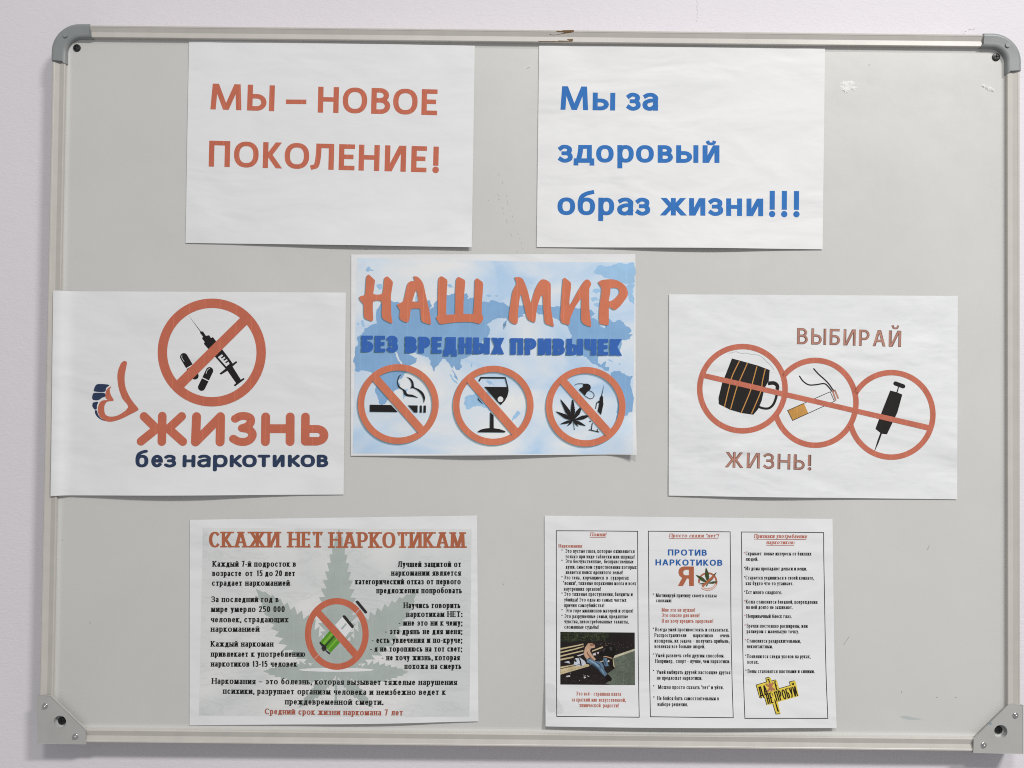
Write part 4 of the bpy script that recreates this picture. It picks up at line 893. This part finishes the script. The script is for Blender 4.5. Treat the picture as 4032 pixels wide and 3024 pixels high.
k = Ink(FG); k.text('ПРОТИВ', (484, 466), (1545, 472), 166, 42, 30, gap=.19); k.build('word', s7, PB, 1, cut=False)
k = Ink(FG); k.text('НАРКОТИКОВ', (145, 735), (1968, 746), 164, 42, 30, gap=.19); k.build('word', s7, PB, 1, cut=False)
k = Ink(FG); k.poly([(1192, 766), (1192, 1298), (1065, 1298), (1058, 1110), (1030, 1090), (1000, 1100), (895, 1298), (756, 1298), (874, 1076), (800, 1020), (770, 930), (785, 840), (840, 785), (920, 764)], [(1057, 855), (960, 858), (915, 885), (900, 930), (915, 985), (960, 1005), (1057, 1003)]); k.build('word', s7, BROWN, 1)
OLIVE = ink_mat('olive_leaf_print', ink_rgb(66, 80, 48), 0, .6, .25)
k = Ink(FG)
for a in (((1520, 785), 130), ((1240, 990), 110), ((1810, 915), 80), ((1848, 1178), 76), ((1315, 1240), 50), ((1515, 1320), 40)): leaflet(k, (1580, 1225), a[0], a[1], 9, .5)
k.build('leaf', s7, OLIVE, 2)
k = Ink(FG); k.stroke(arc_px(1568, 1172, 236, 226, -190, 20), 48); k.build('ban_ring', s7, BROWN, 1)
k = Ink(FG); k.stroke(arc_px(1568, 1172, 236, 222, 15, 130), 44); k.build('ban_ring', s7, ink_mat('pale_pink_print', ink_rgb(214, 190, 180), 0), .9)
k = Ink(FG); k.stroke(arc_px(1568, 1172, 262, 246, 5, 135), 9); k.stroke(arc_px(1568, 1172, 210, 196, 20, 122), 9); k.stroke([(1420, 1310), (1748, 1010)], 62); k.build('ban_bar', s7, BROWN, 3.2)
# bench photograph
FP = (2180, 2560, .16275)
def flat(name, rgb_, polys, lay, parent=None, var=.3):
    k = Ink(FP)
    for p in polys: k.poly(p)
    return k.build(name, s7, ink_mat(name + '_tone', ink_rgb(*rgb_), 0, .5, var), lay, parent=parent)
y0 = -428
ph = flat('bench_photograph', (36, 30, 30), [[(162, -440), (1964, -422), (1964, 834), (160, 826)]], .6)
flat('shrubbery', (50, 56, 42), [[(170, -436), (1400, -424), (1390, -330), (1200, -250), (900, -200), (600, -230), (400, -190), (170, -220)]], 1.2, ph, .75)
flat('paved_path', (96, 104, 92), [[(1960, 20), (1960, 830), (1400, 830), (1250, 800), (1400, 700), (1300, 560), (1480, 440), (1430, 190)]], 1.2, ph, .3)
flat('path_kerb', (190, 184, 160), [[(1960, -34), (1960, 20), (1440, 196), (1420, 150)]], 2, ph)
flat('bench_slat', (196, 180, 142), [[(165, 40), (520, -40), (730, -110), (730, -75), (520, -10), (165, 75)], [(165, 130), (400, 75), (720, 0), (720, 30), (400, 105), (165, 165)], [(165, 210), (480, 150), (480, 185), (165, 250)],
      [(165, 400), (700, 310), (860, 350), (165, 540), (165, 500)], [(162, 545), (860, 352), (860, 385), (162, 590)], [(165, -45), (560, -120), (720, -160), (720, -130), (165, -5)], [(930, 10), (1180, -90), (1200, -60), (930, 40)], [(890, 330), (1200, 250), (1200, 270), (890, 355)], [(1440, 200), (1460, 350), (1480, 420), (1410, 350), (1400, 260)]], 1.6, ph, .25)
flat('white_bag', (200, 206, 216), [[(520, 200), (640, 180), (750, 260), (780, 320), (700, 390), (480, 370), (500, 280)], [(250, 290), (370, 260), (400, 325)]], 2.1, ph)
flat('seat_shadow', (40, 34, 32), [[(590, 170), (620, 230), (650, 380), (680, 380), (660, 250), (620, 180)], [(500, 250), (540, 210), (560, 280), (530, 290)]], 2.7, ph)
flat('bare_back', (196, 160, 134), [[(740, 20), (760, -60), (830, -160), (930, -170), (1000, -120), (1000, -60), (900, -40), (880, 20), (930, 110), (1020, 220), (990, 250), (860, 180), (800, 230), (750, 150), (725, 80)]], 2.7, ph, .35)
flat('dark_jacket', (24, 20, 20), [[(1100, 120), (1140, 40), (1200, -60), (1320, -120), (1450, -120), (1500, 0), (1480, 130), (1430, 210), (1440, 360), (1470, 440), (1380, 430), (1330, 200), (1200, 150)]], 2.7, ph)
flat('blue_jeans', (92, 120, 144), [[(800, 210), (900, 200), (1000, 260), (1150, 280), (1200, 360), (1230, 480), (1300, 570), (1240, 630), (1180, 580), (1080, 440), (900, 340), (800, 290)], [(1200, 180), (1290, 190), (1300, 260), (1330, 380), (1240, 390), (1200, 280)]], 3.3, ph, .4)
flat('shoe', (24, 18, 18), [[(1280, 600), (1330, 590), (1410, 680), (1380, 740), (1280, 720), (1250, 640)]], 3.9, ph)
flat('litter', (200, 200, 200), [[(300, 620), (395, 600), (400, 640), (310, 650)], [(720, 640), (760, 630), (785, 660), (740, 678)], [(715, 590), (780, 615), (775, 622), (715, 600)], [(810, 600), (860, 630), (850, 642), (815, 622)], [(385, 540), (410, 550), (405, 568)], [(615, 715), (635, 718), (628, 738)]], 2.0, ph)
rndp = random.Random(12)
def specks(name, tone, n, box, size, lay, keep):
    k = Ink(FP); c = 0
    while c < n:
        x = rndp.uniform(box[0], box[2]); y = rndp.uniform(box[1], box[3])
        if not keep(x, y): continue
        r = rndp.uniform(.4, 1) * size; a0 = rndp.uniform(0, 6.3)
        k.poly([(x + r * rndp.uniform(.5, 1.2) * math.cos(a0 + q * 1.26), y + r * .6 * rndp.uniform(.5, 1.2) * math.sin(a0 + q * 1.26)) for q in range(5)]); c += 1
    o = k.build(name, s7, ink_mat(name + '_tone', ink_rgb(*tone), 0, .6, .3), lay, parent=ph, cut=False); o['kind'] = 'stuff'
specks('leaf_speckle', (76, 86, 56), 90, (175, -425, 1250, -230), 26, 1.8, lambda x, y: True)
specks('leaf_speckle', (30, 34, 24), 80, (175, -425, 1500, -200), 34, 2.4, lambda x, y: True)
specks('fallen_leaf_speckle', (120, 100, 84), 60, (900, -200, 1950, 60), 14, 1.8, lambda x, y: y < 40 - (x - 1450) * .3)
specks('paving_speckle', (114, 120, 108), 70, (1420, 150, 1950, 800), 26, 1.8, lambda x, y: x > 1500)
specks('paving_joint', (78, 86, 78), 60, (1420, 200, 1950, 820), 24, 2.4, lambda x, y: x > 1480)
specks('ground_speckle', (66, 56, 52), 70, (180, 600, 1200, 810), 18, 1.8, lambda x, y: True)
flat('jeans_fold', (50, 68, 88), [[(820, 300), (950, 330), (1090, 440), (1160, 560), (1130, 540), (1060, 450), (930, 360)], [(1010, 270), (1120, 340), (1180, 460), (1150, 420), (1090, 350)], [(1230, 200), (1260, 300), (1250, 380), (1225, 290)]], 3.9, ph)
flat('jeans_light', (140, 166, 182), [[(860, 225), (980, 290), (1110, 380), (1100, 395), (970, 310), (850, 245)], [(1150, 440), (1230, 560), (1215, 565), (1140, 460)]], 3.9, ph)
flat('back_shading', (140, 100, 78), [[(800, 0), (840, 90), (900, 160), (985, 245), (960, 245), (870, 180), (810, 100)], [(870, -150), (960, -160), (990, -100), (940, -110), (900, -90)]], 3.3, ph)
flat('jacket_light', (62, 56, 58), [[(1180, -20), (1260, -60), (1240, 0), (1190, 60)], [(1340, -80), (1420, -70), (1400, 20), (1370, 0)]], 3.3, ph)
flat('forearm', (186, 146, 118), [[(1200, 150), (1260, 140), (1400, 180), (1425, 210), (1400, 205), (1290, 170), (1210, 165)]], 3.9, ph)
flat('paper_scrap', (214, 206, 204), [[(560, 130), (720, 80), (730, 100), (600, 150)], [(940, 90), (1010, 60), (1030, 120), (960, 130)], [(1290, 270), (1345, 230), (1345, 290)], [(1040, 60), (1100, 40), (1080, 100)]], 2.7, ph)
flat('slat_gap', (36, 28, 24), [[(165, 440), (620, 340), (700, 320), (620, 352), (165, 456)], [(350, 395), (380, 385), (385, 410), (350, 410)], [(165, 5), (730, -100), (730, -92), (165, 14)]], 2.7, ph)
# yellow emblem
FY = (2940, 2640, .1145)
YEL = ink_mat('yellow_print', ink_rgb(218, 196, 76), 0, .6, .15); EDGE = ink_mat('black_edge_print', ink_rgb(28, 20, 18), 0)
k = Ink(FY); k.poly([(320, 490), (660, 395), (640, 245), (770, 215), (810, 240), (850, 345), (1000, 310), (1030, 340), (1100, 600), (1480, 500), (1465, 385), (1630, 340), (1680, 380), (1775, 860), (1180, 1020), (1050, 1050), (1130, 1450), (985, 1450), (880, 1120), (665, 1150), (590, 880), (425, 920)]); k.build('yellow_emblem', s7, YEL, 1)
k = Ink(FY)
for st in ([(425, 915), (310, 480), (670, 380), (645, 245), (775, 215)], [(835, 345), (1000, 310)], [(1095, 605), (1485, 500), (1460, 380), (1630, 340)], [(590, 890), (665, 1145)], [(870, 1110), (970, 1455), (1120, 1445)]): k.stroke(st, 22)
def cond(k, t, p0, p1, H, w, ang=-.26): k.text(t, p0, p1, H, w, w * .8, gap=.14, slant=-.02)
cond(k, 'ДА', (440, 870), (730, 800), 330, 46); cond(k, 'НЕ', (700, 1120), (900, 1080), 360, 44); cond(k, 'ПРОБУЙ', (1000, 1040), (1750, 850), 340, 42)
k.stroke([(735, 290), (790, 420)], 34); k.stroke([(700, 300), (770, 285)], 26)
k.stroke([(950, 370), (1020, 660)], 42); k.stroke([(950, 370), (1000, 355)], 28); k.stroke([(975, 520), (1030, 505)], 28); k.stroke([(1020, 650), (1080, 650)], 28)
k.poly([(920, 960), (960, 980), (1080, 1370), (1040, 1385), (1010, 1330)]); k.stroke([(850, 750), (890, 860)], 20)
k.build('emblem_lettering', s7, EDGE, 1.9)
k = Ink(FY)
for st in ([(640, 450), (950, 650)], [(900, 400), (700, 710)], [(770, 400), (840, 700)]): k.stroke(st, 66)
k.build('emblem_cross', s7, ink_mat('brown_cross_print', ink_rgb(166, 112, 84), 0), 2.9)
# clear tape at the lower corner
k = Ink((0, 0, 1)); k.poly(sm([(2147, 2695), (2162, 2688), (2185, 2700), (2188, 2730), (2202, 2760), (2220, 2790), (2205, 2808), (2180, 2800), (2160, 2802), (2150, 2770), (2146, 2730), (2147, 2695)], 2)); k.build('tape_stain', s7, alpha_mat('tape_grey', (.5, .5, .49, 1), .12), 1)

# ------------------------------------------------------------------ marks on the board
class Flat:                                             # surface y = 0 helper with the Sheet interface
    root = board
    def h(s, P): return np.full(len(P), .0000)
    def normal(s, P): return np.tile([0., -1., 0.], (len(P), 1))
fl = Flat()
FK = (1880, 600, .2532)
k = Ink(FK)
for a in ([(335, 315), (332, 352)], [(395, 445), (392, 462), (382, 482)], [(312, 642), (334, 678)], [(325, 722), (342, 724)], [(449, 656), (448, 690)], [(465, 752), (478, 818)], [(380, 845), (400, 878)], [(511, 890), (520, 890)], [(545, 980), (547, 1000)], [(455, 1042), (460, 1100)], [(512, 1262), (540, 1300)], [(650, 1338), (660, 1340)],
          [(685, 1400), (682, 1420)], [(614, 1526), (616, 1562)], [(705, 1490), (708, 1505)], [(168, 735), (174, 742)], [(404, 945), (410, 952)], [(566, 1080), (572, 1075)], [(628, 1250), (630, 1270)]):
    k.stroke(a, 7, 7, 'round')
k.build('scuff', fl, M['scuff'], .5, cut=False)
k = Ink((0, 0, 1))
for a in ([(1437, 982), (1443, 978)], [(240, 2126), (242, 2130)], [(3655, 2165), (3662, 2150)], [(3690, 2748), (3694, 2748)], [(3765, 2748), (3769, 2749)], [(3552, 2725), (3554, 2731)], [(2075, 268), (2085, 262)], [(3424, 252), (3427, 254)], [(905, 465), (935, 490)], [(3325, 2540), (3345, 2510)], [(2700, 2590), (2704, 2592)], [(215, 1990), (215, 1997)], [(3975, 2033), (3975, 2040)], [(1980, 2300), (1984, 2304)], [(350, 2450), (352, 2456)]): k.stroke(a, 3.4, 3.4, 'round')
k.build('scuff', fl, M['faint'], .5, cut=False)
k = Ink((3492, 2600, .2556)); k.poly(sm([(212, 880), (260, 862), (340, 868), (420, 890), (560, 918), (450, 925), (340, 925), (250, 905)], 2)); k.build('marker_smear', fl, M['teal'], .5)
# blue tick on the plate
def rail_h(z):
    return float(np.interp(BZ1 - z, [p[0] for p in PROF[1:-1]], [p[1] for p in PROF[1:-1]]))
def rail_chip(pts, frame):
    P = []
    for a, b in pts:
        px, py = frame[0] + a * frame[2], frame[1] + b * frame[2]; x, z = at(px, py, -.0045); h = rail_h(z); x, z = at(px, py, -h); P.append((x, z))
    bm = bmesh.new(); vs = [bm.verts.new((x, 0, z)) for x, z in P]
    for t in tessellate_polygon([[Vector((a, b, 0)) for a, b in P]]): bm.faces.new([vs[i] for i in t])
    for zc in [BZ1 - p[0] for p in PROF[1:-1]]:
        bmesh.ops.bisect_plane(bm, geom=bm.faces[:] + bm.edges[:] + bm.verts[:], plane_co=(0, 0, zc), plane_no=(0, 0, 1), dist=1e-7)
    for v in bm.verts: v.co.y = -rail_h(v.co.z) - .0001
    r = bmesh.ops.extrude_face_region(bm, geom=bm.faces[:])
    for v in [g for g in r['geom'] if isinstance(g, bmesh.types.BMVert)]: v.co.y += .0004
    return bm_obj('bare_chip', bm, M['chip'], railt)
def solid_patch(name, pts, y, th, mat, parent, frame=(0, 0, 1), rough=0):
    """small raised flake with its own thickness"""
    P = [at(frame[0] + a * frame[2], frame[1] + b * frame[2], y) for a, b in pts]
    bm = bmesh.new(); fr = [bm.verts.new((a, y - th, b)) for a, b in P]; bk = [bm.verts.new((a, y + .0002, b)) for a, b in P]
    for t in tessellate_polygon([[Vector((a, b, 0)) for a, b in P]]): bm.faces.new([fr[i] for i in t])
    for i in range(len(P)): bm.faces.new((fr[i], fr[(i + 1) % len(P)], bk[(i + 1) % len(P)], bk[i]))
    return bm_obj(name, bm, mat, parent)
solid_patch('marker_tick', [(1568, 990), (1585, 965), (1612, 958), (1605, 998), (1594, 998), (1600, 970), (1580, 985)], YP, .00005, M['teal2'], pR, (3492, 2600, .2556))
# chips in the top rail's foil, brown fibre showing
FC = (2120, 80, .0904)
rail_chip([(765, 485), (800, 455), (900, 462), (1030, 462), (1065, 432), (1300, 422), (1555, 428), (1535, 510), (1400, 540), (1260, 560), (1140, 575), (1000, 605), (880, 620), (720, 648), (600, 652), (465, 612), (500, 600), (600, 635), (740, 630), (900, 600), (1080, 555), (1125, 525), (1000, 510), (860, 510), (800, 490)], FC)
rail_chip([(1238, 850), (1270, 820), (1505, 812), (1500, 900), (1480, 925), (860, 935), (850, 905), (880, 880), (1100, 888), (1320, 895), (1320, 870), (1260, 865)], FC)
rail_chip([(0, 905), (700, 905), (850, 915), (850, 935), (0, 930)], FC)
# dried putty crumbs
def crumb(label, blobs, seed):
    rnd = random.Random(seed); bm = bmesh.new()
    for (px, py, rpx, hgt) in blobs:
        x, z = at(px, py, 0); r = rpx * .000262; n = 14
        rad = [r * rnd.uniform(.65, 1.15) for _ in range(n)]
        base = [bm.verts.new((x + rad[i] * math.cos(2 * math.pi * i / n), .0001, z + rad[i] * math.sin(2 * math.pi * i / n))) for i in range(n)]
        mid = [bm.verts.new((x + .75 * rad[i] * math.cos(2 * math.pi * i / n), -hgt * rnd.uniform(.2, .6), z + .75 * rad[i] * math.sin(2 * math.pi * i / n))) for i in range(n)]
        inn = [bm.verts.new((x + .35 * rad[i] * math.cos(2 * math.pi * i / n), -hgt * rnd.uniform(.3, .8), z + .35 * rad[i] * math.sin(2 * math.pi * i / n))) for i in range(n)]
        for a, b in ((base, mid), (mid, inn)):
            for i in range(n): bm.faces.new((a[i], a[(i + 1) % n], b[(i + 1) % n], b[i]))
        bm.faces.new(inn)
    o = bm_obj('dried_putty', bm, M['putty'])
    o['label'] = label; o['category'] = 'putty'; o['group'] = 'dried adhesive left on the board'; return o
crumb('round crusty patch of dried white putty beside the blue-lettered notice', [(3336, 338, 29, .0004), (3322, 330, 14, .0009), (3350, 332, 16, .0008), (3330, 355, 14, .0009), (3362, 348, 12, .0007)], 4)
crumb('small white fleck of dried putty near the rail under the black screw', [(3872, 338, 8, .0012), (3886, 345, 9, .0012), (3900, 352, 10, .0013), (3909, 356, 8, .0012), (3893, 350, 9, .001)], 6)
# crumbled plaster above the top rail, near the corner
def plaster():
    rnd = random.Random(2); bm = bmesh.new()
    for i in range(9):
        px = 3812 + rnd.uniform(-28, 20); py = 128 - rnd.uniform(0, 6) - (4 if px > 3810 else 0)
        x, z = at(px, py, .004); bmesh.ops.create_icosphere(bm, subdivisions=1, radius=rnd.uniform(.0004, .0008), matrix=Matrix.Translation((x, .004 + rnd.uniform(-.004, .004), z)) @ Matrix.Diagonal((1.4, 1, .8, 1)))
    o = bm_obj('plaster_debris', bm, M['wall']); o['kind'] = 'stuff'; o['label'] = 'crumbs of plaster lying on the top rail near the corner'; return o
plaster()

bm = bmesh.new()                                        # hairline crack in the paint above the board
pp = [(2744, 2), (2746, 18), (2743, 34), (2747, 50), (2744, 66), (2746, 78), (2742, 90)]
for (a, b), (c, d) in zip(pp, pp[1:]):
    q = [at(a - 1.2, b, WALL - .0002), at(a + 1.2, b, WALL - .0002), at(c + 1.2, d - 5, WALL - .0002), at(c - 1.2, d - 5, WALL - .0002)]
    bm.faces.new([bm.verts.new((x, WALL - .0002, z)) for x, z in q])
bm_obj('paint_crack', bm, M['faint'], wall)
